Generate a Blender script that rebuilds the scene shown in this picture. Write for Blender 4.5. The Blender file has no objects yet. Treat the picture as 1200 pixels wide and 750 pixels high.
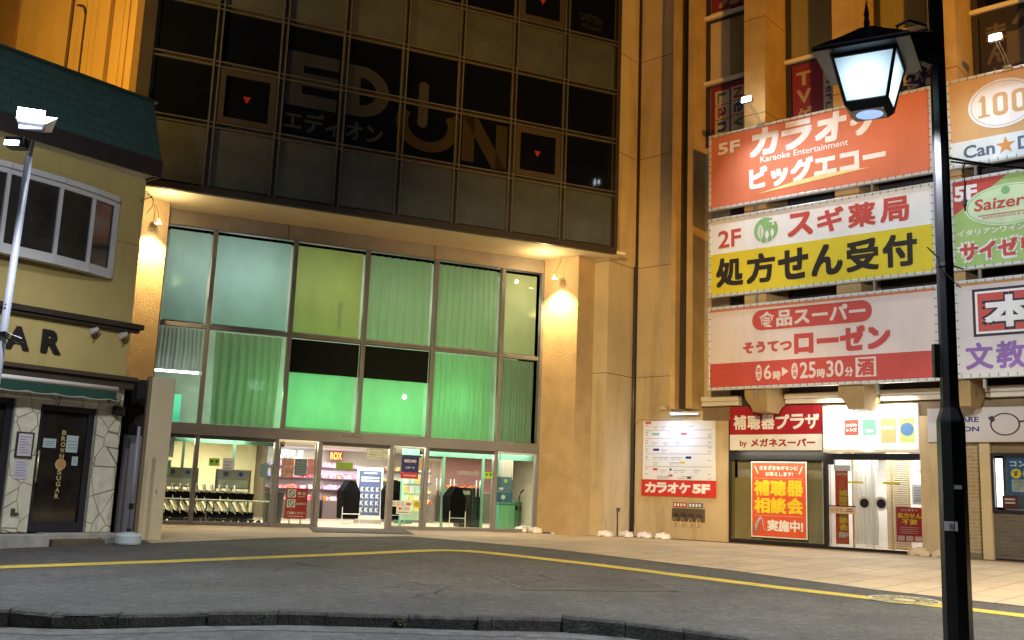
import bpy, bmesh, math, random
from mathutils import Matrix, Vector
random.seed(7)
C = bpy.context.scene.collection
SC = bpy.context.scene
R = math.radians

# ------------------------------------------------------------------ camera
cam = bpy.data.cameras.new('camera'); co = bpy.data.objects.new('camera', cam); C.objects.link(co)
cam.sensor_width = 36.0; cam.lens = 1178.0 / 1200.0 * 36.0; cam.clip_start = .05; cam.clip_end = 500
pi_, ro_ = R(9.86), R(-2.21)
fw = Vector((0, math.cos(pi_), math.sin(pi_))); rx = Vector((1, 0, 0)); up = Vector((0, -math.sin(pi_), math.cos(pi_)))
Rv = rx * math.cos(ro_) - up * math.sin(ro_); Uv = rx * math.sin(ro_) + up * math.cos(ro_)
co.matrix_world = Matrix(((Rv.x, Uv.x, -fw.x, 0), (Rv.y, Uv.y, -fw.y, 0), (Rv.z, Uv.z, -fw.z, 1.05), (0, 0, 0, 1)))
SC.camera = co

# ------------------------------------------------------------------ world, night sky and weak sky glow
w = bpy.data.worlds.new('World'); SC.world = w; w.use_nodes = True
nt = w.node_tree; nt.nodes.clear()
sky = nt.nodes.new('ShaderNodeTexSky'); sky.sky_type = 'NISHITA'; sky.sun_disc = False
sky.sun_elevation = R(-4.5); sky.sun_rotation = R(200)
bg = nt.nodes.new('ShaderNodeBackground'); bg.inputs[1].default_value = .06
ow = nt.nodes.new('ShaderNodeOutputWorld')
nt.links.new(sky.outputs[0], bg.inputs[0]); nt.links.new(bg.outputs[0], ow.inputs[0])

def lamp(name, kind, loc, power, col, aim=None, size=.1, angle=None, blend=.5, sy=None):
    d = bpy.data.lights.new(name, kind); d.energy = power; d.color = col
    if kind == 'AREA':
        d.size = size
        if sy: d.shape = 'RECTANGLE'; d.size_y = sy
    elif kind == 'SUN': d.angle = R(size)
    else: d.shadow_soft_size = size
    if kind == 'SPOT': d.spot_size = R(angle); d.spot_blend = blend
    o = bpy.data.objects.new(name, d); C.objects.link(o); o.location = loc
    if aim is not None:
        v = (Vector(aim) - Vector(loc)).normalized()
        o.rotation_euler = v.to_track_quat('-Z', 'Y').to_euler()
    return o

lamp('sky_glow', 'SUN', (0, 0, 40), .22, (.85, .9, 1), aim=(-2, 14, 0), size=40)
# high sodium street lamps of the square (the amber light on the upper walls)
lamp('sodium_street_lamp', 'SPOT', (9.0, 4.0, 10.0), 12000, (1, .46, .02), aim=(4.6, 27.5, 17.6), size=.3, angle=56, blend=.6)
lamp('sodium_roof_lamp', 'SPOT', (-14.5, 16.0, 10.6), 6200, (1, .54, .08), aim=(-12.5, 26.5, 14.0), size=.2, angle=95, blend=.6)
# unseen fill lamps added around the camera to brighten walls and ground
lamp('square_fill', 'POINT', (-2.5, -3.0, 9.0), 350, (1, .95, .88), size=.1)
lamp('facade_fill', 'SPOT', (-2.0, -1.0, 5.4), 23500, (1, .71, .32), aim=(1.5, 28, 2.2), size=.35, angle=36, blend=.85)
lamp('pavement_fill', 'SPOT', (9.8, 13.0, 5.4), 3600, (1, .86, .62), aim=(8.6, 15.5, 0), size=.08, angle=128, blend=.5)

SC.view_settings.view_transform = 'Standard'; SC.view_settings.look = 'None'
SC.view_settings.exposure = .12; SC.view_settings.gamma = 1; SC.view_settings.use_curve_mapping = False
SC.cycles.use_denoising = True; SC.cycles.max_bounces = 7; SC.cycles.diffuse_bounces = 3
SC.cycles.transparent_max_bounces = 16; SC.cycles.sample_clamp_indirect = 6
SC.cycles.caustics_reflective = False; SC.cycles.caustics_refractive = False

# ------------------------------------------------------------------ materials
def lin(c):
    return tuple(((x / 255) / 12.92 if x / 255 <= .04045 else ((x / 255 + .055) / 1.055) ** 2.4) for x in c)
MATS = {}
def nodes(name):
    m = bpy.data.materials.new(name); m.use_nodes = True; t = m.node_tree
    return m, t, t.nodes['Principled BSDF']
def coord(t, scale=1.0, rot=None):
    tc = t.nodes.new('ShaderNodeTexCoord'); mp = t.nodes.new('ShaderNodeMapping')
    s = scale if isinstance(scale, tuple) else (scale,) * 3
    mp.inputs['Scale'].default_value = s
    if rot: mp.inputs['Rotation'].default_value = rot
    t.links.new(tc.outputs['Object'], mp.inputs[0]); return mp
def noise(t, scale, detail=5, rough=.6, stretch=(1, 1, 1)):
    n = t.nodes.new('ShaderNodeTexNoise'); n.inputs['Scale'].default_value = scale
    n.inputs['Detail'].default_value = detail; n.inputs['Roughness'].default_value = rough
    t.links.new(coord(t, stretch).outputs[0], n.inputs['Vector']); return n
def ramp(t, src, p0, p1, c0=(0, 0, 0, 1), c1=(1, 1, 1, 1)):
    r = t.nodes.new('ShaderNodeValToRGB'); e = r.color_ramp.elements
    e[0].position = p0; e[1].position = p1; e[0].color = c0; e[1].color = c1
    t.links.new(src, r.inputs[0]); return r
def mix(t, fac, a, b, mode='MIX'):
    m = t.nodes.new('ShaderNodeMix'); m.data_type = 'RGBA'; m.blend_type = mode
    if hasattr(fac, 'links') or hasattr(fac, 'is_linked'): t.links.new(fac, m.inputs[0])
    else: m.inputs[0].default_value = fac
    for v, i in ((a, 6), (b, 7)):
        if isinstance(v, tuple): m.inputs[i].default_value = (*v[:3], 1)
        else: t.links.new(v, m.inputs[i])
    return m.outputs[2]
def bump(t, b, h, strength, dist=.02):
    n = t.nodes.new('ShaderNodeBump'); n.inputs['Strength'].default_value = strength; n.inputs['Distance'].default_value = dist
    t.links.new(h, n.inputs['Height']); t.links.new(n.outputs[0], b.inputs['Normal']); return n
def M(name, rgb=(.5, .5, .5), rough=.6, var=.14, scale=1.5, bumps=0, bscale=60, metal=0, stretch=(1, 1, 1), spec=.4, dirt_sag=0):
    if name in MATS: return MATS[name]
    m, t, b = nodes(name)
    n = noise(t, scale, 6, .62, stretch)
    lo = tuple(x * (1 - var) for x in rgb); hi = tuple(min(1, x * (1 + var)) for x in rgb)
    col = mix(t, ramp(t, n.outputs[0], .3, .7).outputs[0], lo, hi)
    if dirt_sag:
        n2 = noise(t, 1.1, 8, .72, (1, 1, .18))
        col = mix(t, ramp(t, n2.outputs[0], .5, .75).outputs[0], col, mix(t, dirt_sag, col, (.03, .025, .02)))
    t.links.new(col, b.inputs['Base Color'])
    b.inputs['Roughness'].default_value = rough; b.inputs['Metallic'].default_value = metal
    b.inputs['Specular IOR Level'].default_value = spec
    if bumps:
        n3 = noise(t, bscale, 3, .6); bump(t, b, n3.outputs[0], bumps)
    MATS[name] = m; return m
def EM(name, rgb=None, strength=1, base=None):
    if name in MATS: return MATS[name]
    m, t, b = nodes(name)
    b.inputs['Base Color'].default_value = (*(base or rgb), 1); b.inputs['Emission Color'].default_value = (*rgb, 1)
    b.inputs['Emission Strength'].default_value = strength; b.inputs['Roughness'].default_value = .5
    MATS[name] = m; return m
def GLASS(name, tint=(.9, .96, .93), refl=1.0, rough=.01):
    if name in MATS: return MATS[name]
    m = bpy.data.materials.new(name); m.use_nodes = True; t = m.node_tree; t.nodes.clear()
    o = t.nodes.new('ShaderNodeOutputMaterial'); mx = t.nodes.new('ShaderNodeMixShader')
    tr = t.nodes.new('ShaderNodeBsdfTransparent'); tr.inputs[0].default_value = (*tint, 1)
    g = t.nodes.new('ShaderNodeBsdfGlossy'); g.inputs['Roughness'].default_value = rough
    fr = t.nodes.new('ShaderNodeFresnel'); fr.inputs[0].default_value = 1.45
    ml = t.nodes.new('ShaderNodeMath'); ml.operation = 'MULTIPLY'; ml.inputs[1].default_value = refl; ml.use_clamp = True
    t.links.new(fr.outputs[0], ml.inputs[0]); t.links.new(ml.outputs[0], mx.inputs[0])
    t.links.new(tr.outputs[0], mx.inputs[1]); t.links.new(g.outputs[0], mx.inputs[2]); t.links.new(mx.outputs[0], o.inputs[0])
    MATS[name] = m; return m
def FABRIC(name, rgb, trans=.5):
    if name in MATS: return MATS[name]
    m = bpy.data.materials.new(name); m.use_nodes = True; t = m.node_tree; t.nodes.clear()
    o = t.nodes.new('ShaderNodeOutputMaterial'); mx = t.nodes.new('ShaderNodeMixShader'); mx.inputs[0].default_value = trans
    d = t.nodes.new('ShaderNodeBsdfDiffuse'); tl = t.nodes.new('ShaderNodeBsdfTranslucent')
    n = noise(t, 1.6, 5, .6, (1.6, 1, .7)); c = mix(t, n.outputs[0], tuple(x * .8 for x in rgb), tuple(min(1, x * 1.15) for x in rgb))
    t.links.new(c, d.inputs[0]); t.links.new(c, tl.inputs[0])
    t.links.new(d.outputs[0], mx.inputs[1]); t.links.new(tl.outputs[0], mx.inputs[2]); t.links.new(mx.outputs[0], o.inputs[0])
    MATS[name] = m; return m
def asphalt(name, base, patch=True):
    m, t, b = nodes(name)
    fine = noise(t, 60, 4, .85); mid = noise(t, 7, 8, .75); big = noise(t, .9, 6, .7)
    c = mix(t, ramp(t, fine.outputs[0], .35, .7).outputs[0], tuple(x * .45 for x in base), tuple(x * 1.7 for x in base))
    gr = noise(t, 7, 12, 1.0); c = mix(t, ramp(t, gr.outputs[0], .43, .58).outputs[0], mix(t, .7, c, tuple(x * .3 for x in base)), mix(t, .6, c, tuple(x * 2.1 for x in base)))
    c = mix(t, ramp(t, mid.outputs[0], .3, .75).outputs[0], c, mix(t, .5, c, tuple(x * 1.5 for x in base)))
    c = mix(t, ramp(t, big.outputs[0], .35, .65).outputs[0], mix(t, .42, c, (.02, .02, .02)), c)
    v = t.nodes.new('ShaderNodeTexVoronoi'); v.feature = 'DISTANCE_TO_EDGE'; v.inputs['Scale'].default_value = .33
    nz = noise(t, 1.6, 6, .65); ad = t.nodes.new('ShaderNodeMixRGB'); ad.blend_type = 'ADD'; ad.inputs[0].default_value = .55
    tc = coord(t); t.links.new(tc.outputs[0], ad.inputs[1]); t.links.new(nz.outputs[1], ad.inputs[2]); t.links.new(ad.outputs[0], v.inputs['Vector'])
    cr = ramp(t, v.outputs[0], .002, .010, (1, 1, 1, 1), (0, 0, 0, 1))
    msk = ramp(t, noise(t, .5, 2).outputs[0], .55, .65)
    mm = t.nodes.new('ShaderNodeMath'); mm.operation = 'MULTIPLY'
    t.links.new(cr.outputs[0], mm.inputs[0]); t.links.new(msk.outputs[0], mm.inputs[1])
    c = mix(t, mm.outputs[0], c, (.012, .012, .012))
    sp = ramp(t, noise(t, 9, 10, .95).outputs[0], .535, .60)       # pale grit and scuffs
    c = mix(t, sp.outputs[0], c, mix(t, .55, c, tuple(x * 2.6 for x in base)))
    t.links.new(c, b.inputs['Base Color']); b.inputs['Roughness'].default_value = .85
    b.inputs['Specular IOR Level'].default_value = .3
    bump(t, b, gr.outputs[0], .8, .02); MATS[name] = m; return m
def bricks(name, c1, c2, mortar, bw, rh, ms=.008, rough=.7, rot=(0, 0, 0), off=.5, bstr=.4):
    m, t, b = nodes(name)
    br = t.nodes.new('ShaderNodeTexBrick'); br.offset = off
    br.inputs['Color1'].default_value = (*c1, 1); br.inputs['Color2'].default_value = (*c2, 1); br.inputs['Mortar'].default_value = (*mortar, 1)
    br.inputs['Scale'].default_value = 1; br.inputs['Mortar Size'].default_value = ms
    br.inputs['Brick Width'].default_value = bw; br.inputs['Row Height'].default_value = rh; br.inputs['Bias'].default_value = 0
    t.links.new(coord(t, 1, rot).outputs[0], br.inputs['Vector'])
    n = noise(t, 7, 7, .7); c = mix(t, ramp(t, n.outputs[0], .3, .75).outputs[0], mix(t, .32, br.outputs[0], mortar), br.outputs[0])
    n2 = noise(t, .6, 5, .6); c = mix(t, ramp(t, n2.outputs[0], .35, .7).outputs[0], mix(t, .25, c, (.03, .025, .02)), c)
    t.links.new(c, b.inputs['Base Color']); b.inputs['Roughness'].default_value = rough
    inv = t.nodes.new('ShaderNodeMath'); inv.operation = 'SUBTRACT'; inv.inputs[0].default_value = 1
    t.links.new(br.outputs[1], inv.inputs[1]); bump(t, b, inv.outputs[0], bstr, .01)
    MATS[name] = m; return m
def flagstone(name, base, joint):
    m, t, b = nodes(name)
    v = t.nodes.new('ShaderNodeTexVoronoi'); v.feature = 'DISTANCE_TO_EDGE'; v.inputs['Scale'].default_value = 2.6
    t.links.new(coord(t, (1, 1, .8)).outputs[0], v.inputs['Vector'])
    r = ramp(t, v.outputs[0], .006, .020, (*joint, 1), (1, 1, 1, 1))
    n = noise(t, 4, 7, .7); c = mix(t, ramp(t, n.outputs[0], .35, .7).outputs[0], tuple(x * .72 for x in base), base)
    c = mix(t, 1.0, c, r.outputs[0], 'MULTIPLY')
    t.links.new(c, b.inputs['Base Color']); b.inputs['Roughness'].default_value = .75
    n3 = noise(t, 14, 6, .65); ad = t.nodes.new('ShaderNodeMath'); ad.operation = 'MULTIPLY_ADD'; ad.inputs[1].default_value = .5
    t.links.new(n3.outputs[0], ad.inputs[0]); t.links.new(r.outputs[0], ad.inputs[2]); bump(t, b, ad.outputs[0], .5, .02)
    MATS[name] = m; return m

stucco = M('beige_stucco', (.50, .36, .20), .85, .12, 2.2, .9, 26)
cream = M('cream_panel', (.52, .40, .24), .7, .10, .9, .12, 90, dirt_sag=.45)
cream2 = M('pale_panel', (.56, .46, .30), .7, .10, .9, .12, 90, dirt_sag=.42)
ochre_st = M('ochre_pilaster', (.50, .33, .14), .8, .16, 1.3, .5, 45, dirt_sag=.2)
dkseam = M('joint_dark', (.03, .02, .012), .8)
bronze = M('bronze_frame', (.115, .108, .095), .45, .2, 3, metal=.35)
bronze_dk = M('bronze_dark', (.035, .028, .022), .5, .2)
visionglass = M('night_glass', (.004, .005, .009), .06, .2, spec=.28)
spandrel = M('spandrel_glass', (.066, .074, .072), .16, .25, 1.1, spec=.35)
alu = M('grey_aluminium', (.20, .19, .19), .4, .12, 2, metal=.3)
alu_tan = M('bronze_aluminium', (.30, .25, .20), .42, .12, 2, metal=.25)
alu_lt = M('light_aluminium', (.55, .56, .58), .4, .1, 2, metal=.3)
clear = GLASS('shop_glass', (.95, .985, .965), 1.0)
greenglass = GLASS('green_edge_glass', (.96, .99, .975), 1.0)
blackm = M('black_paint', (.010, .010, .012), .38, .3, 8)
blackmat = M('black_cloth', (.004, .004, .005), .9, .4, 5, spec=.06)
white = M('white_paint', (.72, .72, .70), .5, .06)
whitep = M('white_paper', (.70, .72, .72), .7, .06)
greyp = M('grey_print', (.12, .13, .16), .7)
redp = M('red_print', (.50, .025, .025), .55, .06)
redd = M('deep_red', (.36, .012, .022), .5, .08)
orangep = M('orange_vinyl', (.62, .19, .10), .45, .09, .7, .35, 2.2, dirt_sag=.16)  # on the vinyls these streaks stand in for the shading of sags
yellowp = M('yellow_vinyl', (.70, .55, .035), .45, .09, .7, .35, 2.2, dirt_sag=.16)
brownp = M('dark_brown_print', (.028, .020, .014), .5)
whitev = M('white_vinyl', (.80, .79, .78), .45, .09, .7, .35, 2.2, dirt_sag=.16)
pinkv = M('pale_pink_vinyl', (.70, .58, .52), .5, .09, .7, .35, 2.2, dirt_sag=.16)
redv = M('coral_red_vinyl', (.52, .075, .06), .5, .09, .7, .35, 2.2, dirt_sag=.16)
greenv = M('lime_vinyl', (.36, .52, .17), .45, .09, .7, .35, 2.2, dirt_sag=.16)
leafgreen = M('leaf_green_print', (.22, .42, .17), .5)
amber = M('tan_vinyl', (.58, .36, .17), .45, .09, .7, .35, 2.2, dirt_sag=.16)
navyp = M('navy_print', (.014, .022, .16), .5)
purplep = M('purple_print', (.24, .12, .36), .5)
bluep = M('blue_print', (.03, .10, .30), .5)
goldp = M('gold_print', (.46, .34, .14), .45)

# ------------------------------------------------------------------ mesh helpers
_tc = {}
def glyphs(body, bold):
    k = (body, bold)
    if k not in _tc:
        c = bpy.data.curves.new('lettering', 'FONT'); c.body = body; c.offset = bold; c.resolution_u = 3
        o = bpy.data.objects.new('lettering', c); m = bpy.data.meshes.new_from_object(o)
        vs = [v.co.copy() for v in m.vertices]; fs = [tuple(p.vertices) for p in m.polygons]
        bpy.data.objects.remove(o); bpy.data.curves.remove(c); bpy.data.meshes.remove(m); _tc[k] = (vs, fs)
    return _tc[k]

class MB:
    def __init__(s): s.bm = bmesh.new()
    def face(s, pts):
        return s.bm.faces.new([s.bm.verts.new(p) for p in pts])
    def box(s, x0, x1, y0, y1, z0, z1, mat=None):
        p = [(x, y, z) for x in (x0, x1) for y in (y0, y1) for z in (z0, z1)]
        if mat is not None: p = [mat @ Vector(q) for q in p]
        v = [s.bm.verts.new(q) for q in p]
        for f in ((0, 1, 3, 2), (4, 6, 7, 5), (0, 4, 5, 1), (2, 3, 7, 6), (0, 2, 6, 4), (1, 5, 7, 3)):
            s.bm.faces.new([v[i] for i in f])
        return s
    def loft(s, rings, cap=True, close=True):
        vr = [[s.bm.verts.new(p) for p in r] for r in rings]; n = len(rings[0])
        for a, b in zip(vr[:-1], vr[1:]):
            for i in range(n if close else n - 1):
                j = (i + 1) % n; s.bm.faces.new((a[i], a[j], b[j], b[i]))
        if cap and close:
            s.bm.faces.new(vr[0][::-1]); s.bm.faces.new(vr[-1])
        return s
    def tube(s, pts, r, seg=8, r2=None):
        pts = [Vector(p) for p in pts]; rings = []
        for i, p in enumerate(pts):
            d = (pts[min(i + 1, len(pts) - 1)] - pts[max(i - 1, 0)]).normalized()
            a = d.cross(Vector((0, 0, 1)));
            if a.length < .05: a = d.cross(Vector((1, 0, 0)))
            a.normalize(); b = d.cross(a)
            rr = r if r2 is None else r + (r2 - r) * i / (len(pts) - 1)
            rings.append([p + (a * math.cos(t) + b * math.sin(t)) * rr for t in [2 * math.pi * k / seg for k in range(seg)]])
        return s.loft(rings)
    def disc(s, c, r, axis='y', seg=24, r_in=0, rz=None):
        cx, cy, cz = c; rz = rz or r
        def P(q, t):
            a, b = q * math.cos(t), q * (rz / r) * math.sin(t)
            return (cx + a, cy, cz + b) if axis == 'y' else (cx + a, cy + b, cz)
        T = [2 * math.pi * k / seg for k in range(seg)]
        if r_in:
            for i in range(seg):
                j = (i + 1) % seg; s.face([P(r, T[i]), P(r, T[j]), P(r_in, T[j]), P(r_in, T[i])])
        else: s.face([P(r, t) for t in T])
        return s
    def poly(s, pts, y):                                       # polygon in the x-z plane
        s.face([(x, y, z) for x, z in pts]); return s
    def prism(s, pts, y0, y1):
        return s.loft([[(x, y0, z) for x, z in pts], [(x, y1, z) for x, z in pts]])
    def rrect(s, x0, x1, z0, z1, r, y, seg=8):
        pts = []
        for cx, cz, a0 in ((x1 - r, z1 - r, 0), (x0 + r, z1 - r, 90), (x0 + r, z0 + r, 180), (x1 - r, z0 + r, 270)):
            for k in range(seg + 1):
                a = R(a0 + 90 * k / seg); pts.append((cx + r * math.cos(a), cz + r * math.sin(a)))
        return s.poly(pts, y)
    def text(s, body, x0, x1, z0, z1, y, bold=.02, rot=0, shear=0, rise=0, keep=False):
        heavy = bold > .012 and any(ord(c) > 0x3000 for c in body)
        vs, fs = glyphs(body, .008 if heavy else bold)
        if not vs: return s
        a = R(rot); q = [(v.x * math.cos(a) - v.y * math.sin(a), v.x * math.sin(a) + v.y * math.cos(a)) for v in vs]
        q = [(p[0] + shear * p[1], p[1]) for p in q]
        ax, bx = min(p[0] for p in q), max(p[0] for p in q); az, bz = min(p[1] for p in q), max(p[1] for p in q)
        sx = (x1 - x0) / max(bx - ax, 1e-4); sz = (z1 - z0) / max(bz - az, 1e-4)
        if keep: sx = sz = min(sx, sz)
        vv = [s.bm.verts.new((x0 + (p[0] - ax) * sx, y, z0 + (p[1] - az) * sz + rise * (p[0] - ax) / max(bx - ax, 1e-4))) for p in q]
        shifts = [(0, 0)]
        if heavy:
            d = bold * .7
            shifts = [(0, 0), (d, d), (d, -d), (-d, d), (-d, -d)]
        for k, (dx, dz) in enumerate(shifts):
            if k: vv = [s.bm.verts.new((v0.co.x + dx * sz, v0.co.y + .0004 * k, v0.co.z + dz * sz)) for v0 in base]
            else: base = vv
            for f in fs:
                try: s.bm.faces.new([vv[i] for i in f])
                except ValueError: pass
        return s
    def build(s, name, mat, parent=None, bevel=0, smooth=False, recalc=True, kind=None):
        bm = s.bm
        if recalc and bm.faces: bmesh.ops.recalc_face_normals(bm, faces=bm.faces)
        me = bpy.data.meshes.new(name); bm.to_mesh(me); bm.free()
        me.materials.append(mat)
        if smooth:
            for p in me.polygons: p.use_smooth = True
        o = bpy.data.objects.new(name, me); C.objects.link(o)
        if parent is not None: o.parent = parent
        if bevel:
            md = o.modifiers.new('bevel', 'BEVEL'); md.width = bevel; md.segments = 2; md.limit_method = 'ANGLE'; md.angle_limit = R(40)
        if kind: o['kind'] = kind
        return o
def tag(o, label, cat, group=None):
    o['label'] = label; o['category'] = cat
    if group: o['group'] = group
    return o
def thing(name, label, cat, loc=(0, 0, 0), rz=0, group=None):
    o = bpy.data.objects.new(name, None); C.objects.link(o); o.empty_display_size = .2
    o.location = loc; o.rotation_euler = (0, 0, rz)
    return tag(o, label, cat, group)
def copy_tree(o, parent=None):
    c = o.copy(); C.objects.link(c)
    if parent is not None: c.parent = parent
    for ch in list(o.children): copy_tree(ch, c)
    return c

# frames: local x runs along the facade to the right, y into the building, z up
O1, A1 = Vector((-4.31, 27.25, 0)), R(23.23)
O2, A2 = Vector((6.10, 27.74, 0)), R(-41.25)
OB, AB = Vector((-7.23, 18.90, 0)), R(51.5)
def W(O, A, u, n, z):
    return Vector((O.x + u * math.cos(A) - n * math.sin(A), O.y + u * math.sin(A) + n * math.cos(A), O.z + z))
def at1(name, label, cat, u=0, n=0, z=0, rz=0, group=None): return thing(name, label, cat, W(O1, A1, u, n, z), A1 + rz, group)
def at2(name, label, cat, u=0, n=0, z=0, rz=0, group=None): return thing(name, label, cat, W(O2, A2, u, n, z), A2 + rz, group)
def atb(name, label, cat, u=0, n=0, z=0, rz=0, group=None): return thing(name, label, cat, W(OB, AB, u, n, z), AB + rz, group)

# ------------------------------------------------------------------ ground: falls gently from the buildings to the road
SL = .032
def gz(y): return -SL * max(0.0, 21 - y)
KERB = [(-40, 3.0), (-12, 8.6), (-7, 10.2), (-5.05, 10.62), (-4.6, 10.62), (-4.3, 10.62), (-3.99, 10.75), (-2.66, 11.34), (-1.38, 11.46), (-.2, 11.5), (.1, 11.56), (.7, 11.6), (1.35, 11.42), (1.94, 11.05), (2.4, 10.7), (3.2, 9.9), (4.0, 8.7), (4.8, 7.0), (6, 3), (8, -4), (20, -30)]
def ky(x):
    for (a, b), (c, d) in zip(KERB[:-1], KERB[1:]):
        if a <= x <= c: return b + (d - b) * (x - a) / (c - a)
    return KERB[0][1] if x < KERB[0][0] else KERB[-1][1]
asp = asphalt('plaza_asphalt', (.085, .083, .080)); asp2 = asphalt('road_asphalt', (.125, .122, .125))
xs = [-60, -40, -25, -12, -9] + [-7 + .2 * i for i in range(70)] + [8, 12, 20, 40, 60]
mb = MB(); grid = []
for x in xs:
    k = ky(x) if x < 20 else -30
    col = [k + (21 - k) * (i / 14) for i in range(15)] + [24, 30, 45, 80]
    grid.append([mb.bm.verts.new((x, y, gz(y))) for y in col])
for a, b in zip(grid[:-1], grid[1:]):
    for i in range(len(a) - 1): mb.bm.faces.new((a[i], b[i], b[i + 1], a[i + 1]))
mb.build('plaza_ground', asp, kind='structure')
mb = MB()
ys = [-60, -30, -10, 0] + [2 + i * .8 for i in range(16)]
g = [[mb.bm.verts.new((x, y, gz(y) - .135)) for y in ys] for x in (-60, -20, -8, -4, 0, 4, 8, 20, 60)]
for a, b in zip(g[:-1], g[1:]):
    for i in range(len(a) - 1): mb.bm.faces.new((a[i], b[i], b[i + 1], a[i + 1]))
mb.build('road', asp2, kind='structure')
# kerb stones: full height at both ends, dropped in the middle
kst = M('kerb_stone', (.060, .058, .054), .9, .55, 6, 1.0, 30, dirt_sag=.6)
mb = MB(); x = -12.0
while x < 5.2:
    full = x < -4.55 or x > -.1
    L = random.uniform(.5, .95) if x < 2 else .45
    if x < -4.55 < x + L: x2 = -4.55
    elif x < -.1 < x + L: x2 = -.1
    else: x2 = x + L
    top = .05 if full else .014
    if x2 - x > .05:
        rings = []; jit = random.uniform(-.012, .010); jy = random.uniform(-.012, .012)
        for q, tp in ((x + .004, top + jit), (x2 - .004, top + jit + random.uniform(-.006, .006))):
            y = ky(q) + jy; h0 = gz(y)
            if x2 == -4.55 and q > x + .1: tp = .02
            rings.append([(q, y - .03, h0 - .2), (q, y - .035, h0 + tp - .035), (q, y - .012, h0 + tp - .008), (q, y + .02, h0 + tp), (q, y + .15, h0 + max(tp, .008)), (q, y + .15, h0 - .2)])
        mb.loft(rings)
    x = x2
mb.build('kerb', kst, kind='structure')
# dropped kerb apron: asphalt lip is level there, gutter strip at the foot
mb = MB(); pts = [(q, ky(q)) for q in [-9 + .25 * i for i in range(56)]]
rings = [[(q, y - .36, gz(y - .36) - .131), (q, y - .03, gz(y) - .128)] for q, y in pts]
mb.loft(rings, cap=False, close=False)
mb.build('road_gutter', M('gutter_concrete', (.12, .118, .118), .9, .4, 5, .8, 40, dirt_sag=.6), kind='structure')

def ribbon(pts, width, off, step=.25):
    P = []
    for (a, b), (c, d) in zip(pts[:-1], pts[1:]):
        n = max(1, int(math.hypot(c - a, d - b) / step))
        P += [(a + (c - a) * i / n, b + (d - b) * i / n) for i in range(n)]
    P.append(pts[-1]); m = MB(); rings = []
    for i, p in enumerate(P):
        a, b = P[max(i - 1, 0)], P[min(i + 1, len(P) - 1)]
        t = Vector((b[0] - a[0], b[1] - a[1])).normalized(); nrm = Vector((-t.y, t.x)) * width / 2
        l, r = Vector(p) + nrm, Vector(p) - nrm
        rings.append([(l.x, l.y, gz(l.y) + off), (r.x, r.y, gz(r.y) + off)])
    m.loft(rings, cap=False, close=False); return m
pt = [(-.2, 15.9), (2.2, 16.3), (2.5, 14.6), (.3, 14.1)]
mb = MB(); mb.face([(p[0], p[1], gz(p[1]) + .004) for p in pt]); mb.build('road_patch', asphalt('patch_asphalt', (.078, .074, .068)), kind='structure')
ribbon(pt + pt[:1], .035, .007).build('road_patch_seam', M('seam_grit', (.115, .112, .10), .9, .5, 9), kind='structure')
def worn(name, rgb, under):
    m, t, b = nodes(name)
    n = noise(t, 26, 8, .75); n2 = noise(t, 2.2, 4, .6)
    c = mix(t, ramp(t, n.outputs[0], .36, .47).outputs[0], under, rgb)
    c = mix(t, ramp(t, n2.outputs[0], .3, .7).outputs[0], mix(t, .45, c, under), c)
    t.links.new(c, b.inputs['Base Color']); b.inputs['Roughness'].default_value = .75
    bump(t, b, n.outputs[0], .3, .005); return m
yl = [(-9.6, 12.2), (-6.97, 14.38), (-5.12, 15.94), (-2.83, 18.06), (-1.74, 19.15), (-1.35, 19.5), (-1.05, 19.66), (-.7, 19.68), (-.31, 19.5), (.3, 19.05), (1.65, 17.95), (4.04, 15.68), (5.97, 14.1), (6.77, 13.42), (9.5, 11.0)]
ribbon(yl, .36, .006).build('road_marking', worn('yellow_road_paint', (.62, .47, .05), (.10, .095, .07)), kind='structure')

# paved walkway in front of the buildings (laid square to the billboard wing)
WK = [(-6.4, 18.75), (-3.98, 21.8), (-2.23, 24.0), (.87, 20.94), (3.88, 17.96), (5.69, 15.75), (7.42, 14.3), (11.5, 10.8), (16, 17), (12, 22), (6, 29), (1.4, 34.5), (-6, 32), (-12, 28)]
mb = MB(); f = mb.face([(p[0], p[1], 0) for p in WK]); bmesh.ops.triangulate(mb.bm, faces=[f])
bmesh.ops.subdivide_edges(mb.bm, edges=mb.bm.edges[:], cuts=5, use_grid_fill=True)
for i in range(3):
    bmesh.ops.bisect_plane(mb.bm, geom=mb.bm.verts[:] + mb.bm.edges[:] + mb.bm.faces[:], plane_co=(0, 21, 0), plane_no=(0, 1, 0)) if i == 0 else None
Minv = (Matrix.Translation(O2) @ Matrix.Rotation(A2, 4, 'Z')).inverted()
for v in mb.bm.verts:
    v.co.z = gz(v.co.y) + .008; v.co = Minv @ v.co
wk = mb.build('pavement', bricks('walkway_planks', (.63, .49, .32), (.53, .41, .27), (.15, .11, .08), 1.2, .58, .009, .75, off=.0, rot=(0, 0, R(90))), kind='structure')
wk.location = O2; wk.rotation_euler = (0, 0, A2)
mb = MB(); mb.box(-3.9, 9, -.42, -.0, -.3, .016)
st = mb.build('pavement_border', bricks('terracotta_border', (.26, .13, .07), (.22, .11, .06), (.06, .04, .03), .3, .14, .008), kind='structure'); st.location = O2; st.rotation_euler = (0, 0, A2)

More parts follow.
